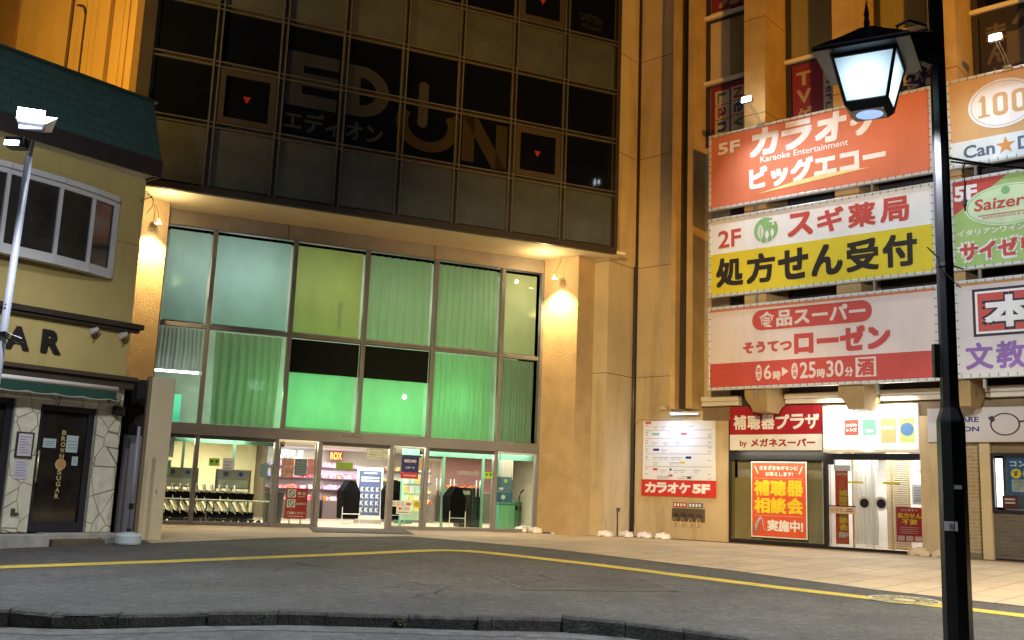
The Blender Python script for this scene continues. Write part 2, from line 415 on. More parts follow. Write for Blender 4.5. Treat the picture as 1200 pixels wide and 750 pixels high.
# ------------------------------------------------------------------ DEPARTMENT STORE (glass entrance under a curtain wall)
B1 = at1('department_store', 'dark curtain-walled department store over a tall green-lit glass entrance', 'building')
mb = MB(); mb.box(-6.6, 7.35, -1.93, .14, 8.02, 8.10); mb.build('soffit', M('warm_soffit', (.80, .68, .44), .7, .08, .8, .1, 60), B1)
mb = MB(); mb.box(-6.2, 5.66, -.06, .2, 7.62, 8.016); mb.build('beam', alu_tan, B1)
mb = MB()
for u in (-2.0, 2.18): mb.box(u - .008, u + .008, -.065, -.05, 7.63, 8.01)
mb.build('beam_joint', dkseam, B1)
# curtain wall body and frame, 8 bays by 6 rows
CU = [-6.055 + i * 1.615 for i in range(9)]; CU = [-5.95] + CU[1:-1] + [6.93]
CZ = [8.14, 9.78, 11.38, 12.90, 14.44, 15.98, 17.5]
NC = -1.95
mb = MB(); mb.box(-5.98, 6.98, NC + .09, .3, 8.1, 17.6); mb.build('wall', bronze_dk, B1)
mb = MB(); mb.box(-6.02, 7.03, NC - .05, NC + .085, 8.0, 8.16); mb.box(6.93, 7.05, NC - .05, NC + .5, 8.16, 17.6); mb.box(-6.25, -5.95, NC - .05, NC + .3, 8.16, 17.6)
mb.build('edge_trim', bronze_dk, B1)
mb = MB()
for i, u in enumerate(CU[1:-1]):
    mb.box(u - .085, u - .048, NC - .045, NC + .08, 8.17, 17.55); mb.box(u + .048, u + .085, NC - .045, NC + .08, 8.17, 17.55)
for z in CZ[1:-1]:
    mb.box(-5.95, 6.93, NC - .035, NC + .07, z + .045, z + .08); mb.box(-5.95, 6.93, NC - .035, NC + .07, z - .08, z - .045)
mb.build('mullion_grid', bronze, B1)
OPENERS = {(1, 1), (6, 1), (6, 4)}
for i in range(8):
    for j in range(6):
        sp = j in (0, 3)
        hw, hh = (CU[i + 1] - CU[i]) / 2 - .09, (CZ[j + 1] - CZ[j]) / 2 - .085
        mb = MB(); mb.box(-hw, hw, 0, .04, -hh, hh)
        p = mb.build('spandrel_pane' if sp else 'window_pane', spandrel if sp else visionglass, B1)
        px0, pz0 = (CU[i + 1] + CU[i]) / 2, (CZ[j + 1] + CZ[j]) / 2
        p.location = (px0, NC + .022, pz0); p.rotation_euler = (random.uniform(-.004, .004), 0, random.uniform(-.004, .004))
        if (i, j) in OPENERS:
            mb = MB(); a, b, c, d = -hw + .01, hw - .01, -hh + .01, hh - .01
            for q in ((a, a + .16, c, d), (b - .16, b, c, d), (a + .16, b - .16, c, c + .16), (a + .16, b - .16, d - .16, d)): mb.box(q[0], q[1], -.05, -.005, q[2], q[3])
            mb.build('opening_frame', M('brown_opening_frame', (.045, .034, .025), .45, .15), p)
            cx, cz = (a + b) / 2, (c + d) / 2
            mb = MB(); mb.poly([(cx - .10, cz + .08), (cx + .10, cz + .08), (cx, cz - .10)], -.012); mb.build('rescue_mark', M('rescue_red', (.34, .03, .02), .4), p)
y = NC + .012
dimgrey = M('dim_grey_film', (.022, .023, .024), .5); dimbrown = M('dim_brown_film', (.014, .006, .002), .5)
mb = MB()
mb.box(-2.70, -2.28, y, y + .004, 10.68, 12.15)
for z in (10.68, 11.25, 11.80): mb.box(-2.28, -1.36, y, y + .004, z, z + .35)
mb.box(-1.16, -.76, y, y + .004, 10.7, 12.1)
T = [R(-90 + 180 * k / 16) for k in range(17)]
for k in range(16):
    def q(r, t): return (-.76 + r * 1.1 * math.cos(t), y, 11.4 + r * .96 * math.sin(t))
    mb.face([q(.73, T[k]), q(.73, T[k + 1]), q(.40, T[k + 1]), q(.40, T[k])])
mb.rrect(.86, 1.14, 10.72, 12.02, .13, y)
k_ = MB(); k_.text('エディオン', -2.68, -.08, 10.02, 10.55, y, .03); k_.build('lettering', dimgrey, B1, recalc=False)
mb.build('lettering', dimgrey, B1, recalc=False)
mb = MB()
T = [R(150 + 240 * k / 22) for k in range(23)]
for k in range(22):
    def q(r, t): return (1.16 + r * .98 * math.cos(t), y - .002, 10.83 + r * .84 * math.sin(t))
    mb.face([q(.92, T[k]), q(.92, T[k + 1]), q(.58, T[k + 1]), q(.58, T[k])])
mb.box(2.16, 2.52, y, y + .004, 10.0, 11.3); mb.box(3.16, 3.5, y, y + .004, 9.92, 11.2)
mb.face([(2.16, y, 11.3), (2.60, y, 11.3), (3.50, y, 9.92), (3.06, y, 9.92)])
mb.build('lettering', dimbrown, B1, recalc=False)
mb = MB(); mb.text('CAFETERIA', 5.65, 6.45, 14.95, 15.2, y, .03, rise=-.05); mb.text('RESTAURANT', 5.75, 6.4, 14.72, 14.88, y, .03, rise=-.05); mb.build('lettering', M('black_film', (.012, .011, .01), .5), B1, recalc=False)

# entrance glazing
UM = [-5.1, -3.87, -1.755, .26, 2.28, 4.355, 5.62]
mb = MB()
for u in UM[1:-1]: mb.box(u - .055, u + .055, -.09, .1, 2.54, 7.60)
mb.box(UM[-1] - .03, UM[-1] + .05, -.09, .1, 0, 7.60); mb.box(UM[0] - .06, UM[0] + .04, -.09, .1, 0, 7.60)
for a, b in zip(UM[:-1], UM[1:]): mb.box(a + .056, b - .056, -.07, .08, 4.97, 5.08)
mb.box(-5.1, 5.62, -.10, .12, 7.6, 7.615); mb.box(-5.1, 5.62, -.11, .14, 2.25, 2.535)
mb.build('upper_mullions', alu, B1, bevel=.006)
UL = [-3.87, -1.87, -.72, 1.24, 2.27, 4.33]
mb = MB()
for u in UL: mb.box(u - .055, u + .055, -.09, .1, .0, 2.248)
for a, b in ((-5.06, -3.93), (-3.81, -1.93), (-1.81, -.78), (1.3, 2.21), (2.33, 4.27), (4.39, 5.56)): mb.box(a, b, -.07, .08, .01, .10)
mb.box(-.66, 1.18, -.09, .08, .003, .02)
for u in (-.15, .12): mb.box(u + .0, u + .22, -.16, -.112, 2.42, 2.49)
mb.build('lower_mullions', alu, B1, bevel=.006)
for a, b in ((-5.06, -3.93), (-3.81, -1.93), (-.66, 1.18), (2.33, 4.27)): MB().box(a, b, -.05, .07, 2.16, 2.247).build('shaded_header', M('shaded_header_dark', (.05, .05, .05), .5), B1)  # header strip coloured dark for the shadow under the transom
for a, b in ((-5.06, -3.93), (-3.81, -1.93), (2.33, 4.27), (4.39, 5.56)):
    mb = MB(); mb.box(a, b, -.004, .004, .1, 2.16); mb.build('shopfront_pane', clear, B1)
for a, b in ((-1.81, -.78), (1.3, 2.21)):
    d = MB().box(a, b, -.004, .004, .1, 2.2).build('sliding_door', clear, B1)
    MB().box(a + .02, a + .06, -.03, .03, .1, 2.2).box(b - .06, b - .02, -.03, .03, .1, 2.2).build('door_rail', alu, d)
    e = a + .03 if a < 0 else b - .15
    MB().poly([(e, 2.2), (e + .12, 2.2), (e + .12, 2.06)], -.012).build('corner_sticker', M('sticker_yellow', (.5, .38, .03), .5), d)
    MB().poly([(e, 2.2), (e + .12, 2.06), (e, 2.06)], -.012).build('corner_sticker', blackm, d)
for i in range(6):
    for z0, z1 in ((2.54, 4.96), (5.09, 7.59)):
        MB().box(UM[i] + .056, UM[i + 1] - .056, -.004, .004, z0, z1).build('upper_pane', clear, B1)
# blinds and drapes behind the upper panes
def drape(a, b, z0, z1, n, mat, folds=0, name='drape', amp=.05, gather=0):
    m = MB(); N = 60 if folds else 1; K = 8 if folds else 1; rows = []
    for k in range(K + 1):
        z = z0 + (z1 - z0) * k / K; row = []
        for i in range(N + 1):
            t = i / N; u = a + (b - a) * t; d = 0
            if folds:
                ph = t * folds * 2 * math.pi + .9 * math.sin(3.1 * t + a) + .25 * math.sin(5 * k / K + 4 * t)
                d = amp * math.sin(ph) * (.35 + .65 * (1 - k / K)) + .03 * math.sin(2.3 * ph + 1)
                u += gather * (1 - k / K) * (.5 - t)
            row.append((u, n + d, z))
        rows.append(row)
    m.loft(rows, cap=False, close=False); return m.build(name, mat, B1, smooth=True)
UPF = [('teal', (.50, .72, .68)), ('teal', (.50, .72, .68)), ('olive', (.50, .56, .22)), ('drape', (.42, .58, .40)), ('drape', (.40, .55, .38)), ('sand', (.66, .68, .42))]
for i in range(6):
    a, b = UM[i] + .10, UM[i + 1] - .10; kind, rgb = UPF[i]
    drape(a, b, 5.10, 7.53, .16, FABRIC(kind + '_blind', rgb, .55), {3: 3.3, 4: 4.6}.get(i, 0), 'drape' if i in (3, 4) else 'roller_blind', .006)
    MB().box(a, b, .10, .145, 5.1, 5.14).build('hem_bar', alu_lt, B1)
drape(UM[0] + .05, UM[1] - .08, 3.9, 4.95, .16, FABRIC('grey_sheer', (.70, .70, .66), .5), 5, 'drape', .02)
drape(UM[1] + .24, UM[2] - .14, 2.56, 4.95, .2, FABRIC('green_drape', (.42, .52, .34), .5), 3.7, 'drape', .007, .12)
for i in (2, 3):
    drape(UM[i] + .1, UM[i + 1] - .14, 2.56, 4.06, .16, FABRIC('green_blind', (.40, .80, .52), .6), 0, 'roller_blind')
    MB().box(UM[i] + .06, UM[i + 1] - .06, .12, .2, 4.06, 4.95).build('blackout_panel', M('blackout', (.006, .006, .006), .9), B1)
    MB().box(UM[i] + .1, UM[i + 1] - .14, .15, .155, 2.555, 2.6).build('hem_bar', M('green_hem', (.3, .6, .4), .6), B1)
drape(UM[4] + .08, UM[5] - .14, 2.56, 4.95, .2, FABRIC('green_drape2', (.36, .66, .42), .5), 5.3, 'drape', .014, .08)
drape(UM[5] + .08, UM[6] - .10, 2.56, 4.95, .2, FABRIC('grey_green_drape', (.36, .46, .38), .5), 4.4, 'drape', .014)
MB().box(UM[0] + .06, UM[1] - .42, .7, .75, 2.56, 3.3).build('hall_screen', EM('mint_screen', (.10, .62, .36), .55), B1)
MB().box(UM[0] + .06, UM[1] - .06, .5, .56, 3.84, 3.90).build('hall_tube', EM('hall_tube_light', (.95, .95, 1), 5), B1)
mb = MB()
for k, ch in enumerate('野村不動産'): mb.text(ch, -.50, -.37, 5.92 - k * .165, 6.06 - k * .165, .02, .0)
mb.build('lettering', M('faint_white_film', (.55, .58, .50), .6), B1, recalc=False)
# the hall behind the blinds and the shop floor below it
MB().box(-5.2, 5.7, 1.8, 1.9, 2.5, 7.9).build('hall_wall', M('hall_back_wall', (.62, .66, .56), .8), B1)
MB().box(-5.2, 9, .16, 9.2, 2.35, 2.5).build('ceiling', M('store_ceiling', (.7, .7, .66), .8), B1)
MB().box(-5.6, 9, -.02, 9.2, -.2, .006).build('floor', M('store_floor', (.42, .36, .27), .35, .1, 3), B1)
MB().box(-5.3, -1.35, 6.2, 6.3, 0, 2.4).build('interior_wall', M('cream_interior', (.74, .64, .42), .7, .05), B1)
MB().box(-5.4, -5.3, .1, 6.3, 0, 2.4).build('interior_wall', M('cream_interior'), B1)
MB().box(-1.4, 8.9, 9.0, 9.1, 0, 2.4).build('interior_wall', M('tan_interior', (.50, .44, .33), .7, .1), B1)
MB().box(8.7, 8.8, 1, 9.1, 0, 2.4).build('interior_wall', M('tan_interior'), B1)
MB().box(-1.34, -1.28, 4.6, 6.3, .1, 2.3).build('interior_wall', M('brown_interior', (.10, .07, .05), .6), B1)
for (u, n, z, s, sy, p, c) in ((.2, .75, 2.2, 9.5, .5, 150, (1, .88, .62)), (-3.2, 3.4, 2.33, 2.6, 3, 290, (1, .93, .75)), (1.5, 3.0, 2.33, 4, 3, 310, (1, .95, .84)), (5.2, 4.2, 2.33, 4, 5, 420, (1, .93, .80)), (1.2, 7.2, 2.33, 4, 2.5, 90, (1, .96, .92))):
    l = lamp('store_ceiling_light', 'AREA', W(O1, A1, u, n, z), p, c, aim=W(O1, A1, u, n - (1.6 if n < 1 else 0), 0), size=s, sy=sy)  # the one by the doors is added, tilted out to brighten the pavement
lamp('hall_wall_wash', 'AREA', W(O1, A1, .3, .5, 6.6), 55, (1, 1, .94), aim=W(O1, A1, .3, 1.8, 6.6), size=10, sy=1.6)
lamp('hall_wall_wash', 'AREA', W(O1, A1, .3, .5, 3.4), 26, (.95, 1, .9), aim=W(O1, A1, .3, 1.8, 3.4), size=10, sy=1.2)
# lamps of the hall: pale tubes high up, green spots low down behind the fabric
for u, z, p, c in ((-4.5, 6.6, 11, (1, .92, .92)), (-2.8, 6.6, 14, (.98, .93, .95)), (-.7, 6.6, 9.5, (1, .86, .62)), (1.3, 6.4, 4.5, (.9, .95, .7)), (3.3, 6.4, 4, (.75, 1, .6)), (5.0, 6.6, 14, (1, .90, .62))):
    lamp('hall_lamp', 'AREA', W(O1, A1, u, 1.3, z), p, c, aim=W(O1, A1, u, .2, z - .15), size=1.1)
for u, z, p in ((-2.2, 3.5, 9), (-.8, 3.2, 14.5), (1.3, 3.2, 14.5), (3.2, 3.7, 22), (4.9, 3.2, 4)):
    lamp('hall_green_lamp', 'POINT', W(O1, A1, u, 1.0, z), p, (.28, 1, .40), size=.1)
lamp('hall_green_wash', 'AREA', W(O1, A1, .4, 1.6, 3.3), 26, (.4, 1, .5), aim=W(O1, A1, .4, 0, 3.4), size=8, sy=1)

# ------------------------------------------------------------------ TENANT WING (billboard facade)
B2 = at2('tenant_building', 'beige shop wing with billboards and narrow upper windows', 'building')
MB().box(-5.0, -3.72, -2.15, -1.35, -.3, 8.018).build('entrance_pillar', stucco, B2)
MB().box(-4.2, -3.22, -1.35, .3, -.3, 18).build('stepped_wall', cream2, B2)
MB().box(-3.22, -.0, 0, .3, -.3, 18).build('wall', cream, B2)
mb = MB()
mb.box(-3.20, -3.10, -.012, 0.0, .02, 18)
mb.build('joint_groove', dkseam, B2)
mb = MB()
for z in (4.62, 7.95, 11.4, 14.6): mb.box(-3.1, -1.52, -.004, 0, z, z + .018); mb.box(-3.72, -3.22, -1.354, -1.35, z, z + .018); mb.box(-3.22, -3.216, -1.35, -.02, z, z + .018)
mb.build('panel_joint', M('joint_brown', (.13, .09, .05), .8), B2)
# narrow fin, dark slot, stucco pilaster
MB().box(-1.52, -1.36, -.66, 0, 3.6, 18).build('fin', ochre_st, B2)
MB().box(-1.36, -1.0, -.42, 0, 3.62, 18).build('slot_panel', M('dark_bronze_slot', (.05, .035, .02), .6), B2)
MB().box(-1.0, -.80, -.66, 0, 3.6, 18).build('pilaster', ochre_st, B2)
# dark recess wall behind the signs and the window bays
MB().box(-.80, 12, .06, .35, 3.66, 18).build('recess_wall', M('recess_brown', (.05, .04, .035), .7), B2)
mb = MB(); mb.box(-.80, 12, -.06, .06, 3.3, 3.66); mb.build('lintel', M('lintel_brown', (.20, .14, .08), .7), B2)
PIL = [(1.13, 1.75), (3.65, 4.27), (6.07, 6.70), (8.55, 9.15), (11.0, 11.6)]
for a, b in PIL:
    p = MB().box(a, b, -1.25, .05, 4.05, 18).build('pilaster', ochre_st, B2)
    m = MB()
    for z in (5.9, 8.75, 11.45, 14.22): m.box(a - .003, b + .003, -1.254, -.02, z, z + .02)
    m.build('panel_joint', M('joint_brown'), p)
    m = MB(); rings = []
    for k in range(9):                                      # ogee corbel at the foot of the pilaster
        t = k / 8; e = .22 * (1 - math.sqrt(max(0, 1 - t * t))) * 1.0
        z = 3.72 - .32 * t if k else 4.048
        z = [4.048, 3.80, 3.72, 3.66, 3.60, 3.54, 3.48, 3.43, 3.39][k]
        e = [0, 0, .03, .08, .14, .19, .22, .24, .25][k]
        rings.append([(a + e * .9, -1.27, z), (b + .01, -1.27, z), (b + .01, -.02 - e * 2.2, z), (a + e * .9, -.02 - e * 2.2, z)])
    m.loft(rings); m.build('corbel', M('ochre_corbel', (.30, .20, .085), .7, .12, 2), p, bevel=.012)
# upper windows, bay by bay
BAYS = [(-.78, 1.12), (1.78, 3.63), (4.30, 6.05), (6.72, 8.53), (9.2, 10.98)]
olive = M('olive_roller_blind', (.26, .20, .075), .45, .12, .7, stretch=(1, 1, .3)); sill = M('pale_sill', (.70, .60, .40), .6)
maroon = M('maroon_banner', (.20, .018, .03), .5, .1); blackglass = M('night_glass')
for bi, (a, b) in enumerate(BAYS):
    for zi, (z0, z1) in enumerate(((11.3, 13.2), (13.38, 15.28), (15.46, 17.4))):
        fr = MB().box(a, a + .14, -.02, .05, z0, z1).box(b - .05, b, -.02, .05, z0, z1).box(a + .14, b - .05, -.02, .05, z1 - .1, z1).build('window', bronze_dk, B2)
        blind = bi < 3 and zi == 1
        MB().box(a + .14, b - .05, .02, .05, z0, z1 - .1).build('blind' if blind else 'pane', olive if blind else blackglass, fr)
        MB().box(a - .02, b, -.10, .0, z1 + .02, z1 + .13).build('sill', sill, fr)
# shop front at street level
fr = M('black_shop_frame', (.014, .015, .018), .35, .2)
mb = MB(); mb.box(0, .05, -.05, .05, .0, 3.66).box(.05, 2.70, -.05, .05, 2.22, 2.46).box(2.74, 5.16, -.05, .05, 2.24, 2.40).box(2.70, 2.80, -.06, .06, .02, 3.64).box(.05, 2.70, -.06, .05, .02, .12).box(2.80, 5.16, -.05, .05, .015, .08).box(2.80, 2.98, -.05, .05, 2.12, 2.24)
mb.build('shop_frame', fr, B2, bevel=.004)
MB().box(5.16, 5.56, -.12, .3, -.5, 3.3).build('street_pilaster', cream, B2)
MB().box(5.56, 6.5, .03, .3, -.5, 2.66).build('brick_panel', bricks('tan_brick', (.40, .27, .13), (.30, .19, .09), (.44, .36, .24), .26, .085, .012, rot=(R(90), 0, 0)), B2)
MB().box(5.80, 6.5, -.0, .03, -.4, .14).build('skirting', M('grey_skirting', (.16, .13, .10), .7), B2)
MB().box(6.5, 6.72, -.08, .3, -.5, 2.66).build('street_pilaster', cream, B2)
MB().box(6.74, 12, .04, .3, .05, 1.08).build('brick_panel', bricks('dark_brick', (.12, .09, .065), (.08, .06, .045), (.13, .11, .09), .3, .085, .012, rot=(R(90), 0, 0)), B2)
MB().box(6.74, 12, .02, .3, -.5, .05).build('skirting', fr, B2)
MB().box(6.74, 12, .04, .3, 2.42, 2.66).build('street_lintel', M('lintel_brown'), B2)
MB().box(5.16, 12, .06, .3, 2.67, 3.3).build('street_lintel', M('recess_brown'), B2)
# display window of the shop: grey blind just behind the glass
MB().box(.06, 2.70, .35, .40, .0, 3.5).build('window_backing', M('grey_olive_backing', (.40, .34, .26), .7, .12, .8), B2)
MB().box(.05, .85, .2, .26, .12, 1.75).build('inner_partition', M('tan_partition', (.40, .31, .16), .7), B2)
MB().box(.06, 2.70, -.004, .004, .12, 2.22).build('display_pane', clear, B2)
# lit shop room behind the two glass doors
mb = MB(); mb.box(2.6, 5.9, 2.6, 2.7, 0, 2.8).box(2.62, 2.7, .06, 2.7, 0, 2.8).box(5.7, 5.8, .06, 2.7, 0, 2.8).box(2.6, 5.8, .06, 2.7, 2.55, 2.65)
mb.build('shop_room', M('white_interior', (.72, .68, .66), .7, .05), B2)
MB().box(2.72, 5.7, -.02, 2.6, -.2, .012).build('shop_floor', M('shop_floor_beige', (.56, .44, .30), .4), B2)
for k, (a, b) in enumerate(((2.82, 3.94), (3.96, 5.14))):
    d = MB().box(a, b, -.004, .004, .08, 2.23).build('glass_door', clear, B2)
    MB().box(*((b - .012, b) if k == 0 else (a, a + .012)), -.012, .012, .08, 2.23).build('door_edge', alu_lt, d)
    cx = b - .2 if k == 0 else a + .2
    MB().disc((cx, -.02, 1.18), .17, r_in=.115).build('handle_ring', alu_lt, d); MB().disc((cx, -.018, 1.18), .115).build('door_handle', blackm, d)
    MB().box(cx - .42 if k == 0 else cx + .05, cx - .02 if k == 0 else cx + .48, -.008, -.005, 1.66, 1.71).build('yellow_strip', M('acid_yellow', (.5, .48, .03), .5), d)
MB().box(3.05, 3.10, .9, .95, .05, 2.5).box(4.02, 4.08, 1.0, 1.05, .05, 2.5).build('room_post', M('tan_wood', (.52, .38, .2), .5), B2)
mb = MB()
for k in range(44): mb.box(3.78, 4.30, 1.42, 1.45, .1 + k * .055, .13 + k * .055)
mb.build('louvre_door', M('cream_louvre', (.66, .56, .42), .5), B2)
MB().box(3.74, 4.34, 1.46, 1.5, .05, 2.5).build('door_backing', M('tan_wood'), B2)
rows = []
for k in range(7):
    z = .15 + 2.2 * k / 6
    rows.append([(3.10 + .64 * i / 24 + .04 * math.sin(z * 3), .85 + .05 * math.sin(i * 1.5 + z), z) for i in range(25)])
MB().loft(rows, cap=False, close=False).build('curtain', FABRIC('white_net', (.75, .74, .70), .4), B2, smooth=True)
lamp('poster_fill', 'AREA', W(O2, A2, 1.4, -.40, 2.44), 24, (1, .90, .72), aim=W(O2, A2, 1.4, -.1, .9), size=2.4, sy=.06)  # free-floating light added to brighten the window poster
lamp('shop_ceiling_light', 'AREA', W(O2, A2, 4.2, 1.2, 2.5), 120, (1, .95, .92), aim=W(O2, A2, 4.2, 1.2, 0), size=2.4, sy=1.8)
# pale roller-awning cassettes between the corbels
tubem = M('cassette_white', (.62, .56, .46), .45, .08)
for a, b in ((-.72, .44), (1.78, 3.7), (4.3, 6.1), (6.75, 8.6)):
    MB().box(a, b, -.34, -.1, 3.80, 3.94).box(a, b, -.30, -.08, 3.68, 3.795).build('awning_cassette', tubem, B2, bevel=.02)
# reception window of the right-hand unit
mb = MB(); mb.box(6.72, 6.78, -.03, .06, 1.08, 2.42).box(6.78, 10, -.03, .06, 1.08, 1.14).box(6.78, 10, -.03, .06, 2.36, 2.42)
win = mb.build('window', fr, B2); MB().box(6.78, 10, .0, .006, 1.14, 2.36).build('pane', clear, win)
MB().box(6.78, 10, .8, .86, 1.0, 2.45).build('reception_wall', M('grey_blue_room', (.22, .22, .24), .7), B2)
MB().box(6.79, 6.93, .10, .14, 1.2, 2.3).build('light_strip', EM('white_strip_light', (.95, .96, 1), 2.2), B2)

# ------------------------------------------------------------------ METAL-CLAD ANNEX at the left with its own entrance pillar
K = Vector((-8.76, 24.64, 0)) - .8 * Vector((.659, .752, 0))
B3 = thing('metal_clad_annex', 'tall orange-lit annex with vertical metal siding behind the green-roofed bar', 'building', K, A2)
MB().box(-.62, 0, 0, .8, -.3, 8.018).build('entrance_pillar', stucco, B3)
MB().box(-1.3, -.03, .05, .8, 8.11, 18).build('corner_post', M('brown_post', (.20, .13, .06), .7), B3)
siding = M('ochre_siding', (.56, .37, .13), .6, .08, .6, dirt_sag=.15)
MB().box(-12, -1.3, .1, .8, -.3, 18).build('wall', M('siding_gap', (.10, .06, .02), .8), B3)
mb = MB(); u = -9.0
edges = [-9.05, -8.3, -7.35, -6.75, -6.2, -5.32]
for a, b in zip(edges[:-1], edges[1:]): mb.box(a + .012, b - .012, .04, .1, 7, 18)
for a, b in ((-5.15, -4.75), (-4.73, -4.35), (-4.3, -3.95), (-3.93, -3.62), (-3.6, -2.86), (-2.62, -2.05), (-2.03, -1.75), (-1.68, -1.32)): mb.box(a + .008, b - .008, .04, .1, 7, 18)
mb.build('siding', siding, B3)
MB().box(-12, -9.1, .0, .1, 7, 18).build('side_wall', M('brown_render', (.26, .15, .05), .8, .2, 1, .5, 40), B3)
mb = MB(); mb.tube([(-5.24, .03, 7), (-5.24, .03, 18)], .05); mb.build('downpipe', M('brown_pipe', (.12, .07, .03), .5), B3, smooth=True)
mb = MB(); mb.tube([(-4.32, .02, 7), (-4.32, .02, 14.1), (-4.36, -.02, 14.3), (-4.5, -.04, 14.42), (-4.75, -.04, 14.5)], .03); mb.build('cable_pipe', M('dark_pipe', (.05, .03, .015), .5), B3, smooth=True)
mb = MB(); mb.box(-2.86, -2.62, .03, .1, 7, 18); mb.build('channel', M('brown_channel', (.24, .14, .05), .6), B3)

# ------------------------------------------------------------------ BAR
ochre = M('bar_ochre_wall', (.42, .335, .125), .85, .08, 1.2, .35, 50, dirt_sag=.22)
stone = flagstone('cream_flagstone', (.68, .65, .51), (.30, .26, .18))
BB = atb('bar_building', 'two-storey ochre bar with teal shingle mansard roof and cream flagstone front', 'building')
MB().box(-9, 0, 0, 5, 2.72, 6.835).build('upper_wall', ochre, BB)
DOORS = ((-3.02, -2.02, 'a'), (-1.545, -.515, 'b'))
mb = MB(); mb.box(-9, -3.02, 0, .3, -.3, 2.72).box(-2.02, -1.545, 0, .3, .1, 2.72).box(-.515, 0, 0, .3, .1, 2.72)
mb.box(-3.02, -2.02, .0, .3, 2.36, 2.72).box(-1.545, -.515, .0, .3, 2.31, 2.72)
mb.build('stone_front', stone, BB)
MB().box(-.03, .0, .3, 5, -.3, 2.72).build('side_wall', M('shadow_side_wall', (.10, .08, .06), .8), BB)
for a, b, nm in DOORS:
    top = 2.36 if nm == 'a' else 2.31
    d = MB().box(a + .0, a + .07, .03, .14, .1, top).box(b - .12, b, .03, .14, .1, top).box(a + .07, b - .12, .03, .14, top - .1, top).box(a + .07, b - .12, .03, .14, .1, .27).build('door', M('black_door_frame', (.010, .010, .016), .4), BB, bevel=.004)
    g = MB().box(a + .07, b - .12, .08, .10, .27, top - .1).build('door_pane', M('dark_door_glass', (.022, .018, .014), .07, .6, 2.2), d)
    MB().box(b, b + .03, -.012, .1, .1, top).build('door_jamb', M('grey_jamb', (.2, .19, .17), .6), BB)
    if nm == 'b':
        m = MB(); m.tube([(a + .03, -.05, .95), (a + .03, -.05, 1.50)], .016); m.tube([(a + .03, .03, 1.0), (a + .03, -.05, 1.0)], .012); m.tube([(a + .03, .03, 1.45), (a + .03, -.05, 1.45)], .012)
        m.build('handle', M('brass', (.55, .46, .30), .35, metal=.7), d, smooth=True)
        m = MB()
        for k, ch in enumerate('BROWN'): m.text(ch, -1.075, -.995, 1.80 - k * .105, 1.885 - k * .105, .076, .03)
        for k, ch in enumerate('SUGAR'): m.text(ch, -1.085, -1.005, 1.10 - k * .105, 1.185 - k * .105, .076, .03)
        m.disc((-1.04, .077, 1.28), .10); m.build('lettering', goldp, g, recalc=False)
        MB().disc((-1.03, .075, 1.28), .075).build('emblem', M('emblem_orange', (.42, .22, .07), .5), g)
# stepped plinth
conc = M('worn_concrete', (.34, .33, .30), .85, .25, 3, .6, 50, dirt_sag=.4)
mb = MB(); mb.box(-3.2, -1.38, -.5, 0, -.45, .08).box(-1.38, -.0, -.28, 0, -.45, .095); mb.build('plinth', conc, BB, bevel=.015)
MB().box(-1.36, -.40, -.56, -.285, -.45, -.0).build('wooden_step', M('old_wood', (.10, .075, .05), .85, .35, 3, .5, 30, stretch=(1, 8, 8)), BB, bevel=.008)
MB().box(-.385, .35, -.40, -.285, -.45, .03).build('side_plinth', conc, BB, bevel=.01)
# cornices and name band
dkw = M('dark_brown_timber', (.028, .02, .016), .55, .2, 3)
mb = MB(); mb.box(-9, .16, -.20, -.0, 3.86, 3.96).box(-9, .12, -.13, 0, 3.80, 3.857); mb.build('cornice', dkw, BB, bevel=.01)
mb = MB(); mb.box(-9, .14, -.22, 0, 2.87, 2.95).box(-9, .10, -.14, 0, 2.72, 2.867); mb.build('cornice', M('dark_brown_cornice', (.05, .035, .025), .6, .2, 3), BB, bevel=.01)
m = MB(); m.text('B', -2.86, -2.52, 3.19, 3.60, 0, .045); m.text('A', -2.32, -1.90, 3.20, 3.60, 0, .045); m.text('R', -1.69, -1.33, 3.21, 3.62, 0, .045)
o = m.build('lettering', M('black_letters', (.012, .012, .012), .45), BB, recalc=False); o.location = (0, -.05, 0)
md = o.modifiers.new('solid', 'SOLIDIFY'); md.thickness = .045; md.offset = -1
MB().box(-9, 0, -.004, 0, 5.49, 5.505).build('wall_seam', M('seam_olive', (.20, .16, .06), .8), BB)
# bow window
wf = M('white_window_frame', (.46, .46, .47), .45, .06)
bow = [(-4.4, -.14), (-3.6, -.30), (-2.75, -.36), (-1.80, -.33), (-1.12, -.22), (-.60, -.06)]
def bowseg(a, b, z0, z1, t0=0, t1=.06):
    dx, dy = b[0] - a[0], b[1] - a[1]; L = math.hypot(dx, dy); nx, ny = -dy / L, dx / L
    r = lambda z: [(a[0] + nx * t0, a[1] + ny * t0, z), (b[0] + nx * t0, b[1] + ny * t0, z), (b[0] + nx * t1, b[1] + ny * t1, z), (a[0] + nx * t1, a[1] + ny * t1, z)]
    return [r(z0), r(z1)]
mb = MB()
for a, b in zip(bow[:-1], bow[1:]):
    mb.loft(bowseg(a, b, 4.79, 4.91, -.03, .1)); mb.loft(bowseg(a, b, 4.73, 4.785, -.07, .1)); mb.loft(bowseg(a, b, 6.12, 6.2, -.02, .1)); mb.loft(bowseg(a, b, 6.203, 6.30, -.09, .1))
for i, p in enumerate(bow): mb.box(p[0] - .034, p[0] + .034, p[1] - .012, p[1] + .08, 4.91, 6.12)
mb.box(-.60, -.52, -.06, 0, 4.79, 6.2)
win = mb.build('bow_window', wf, BB)
for i, (a, b) in enumerate(zip(bow[:-1], bow[1:])):
    MB().loft(bowseg(a, b, 4.91, 6.12, .03, .036)).build('pane', M('bar_window_glass', (.030, .027, .022), .06, .4, 1.6), win)
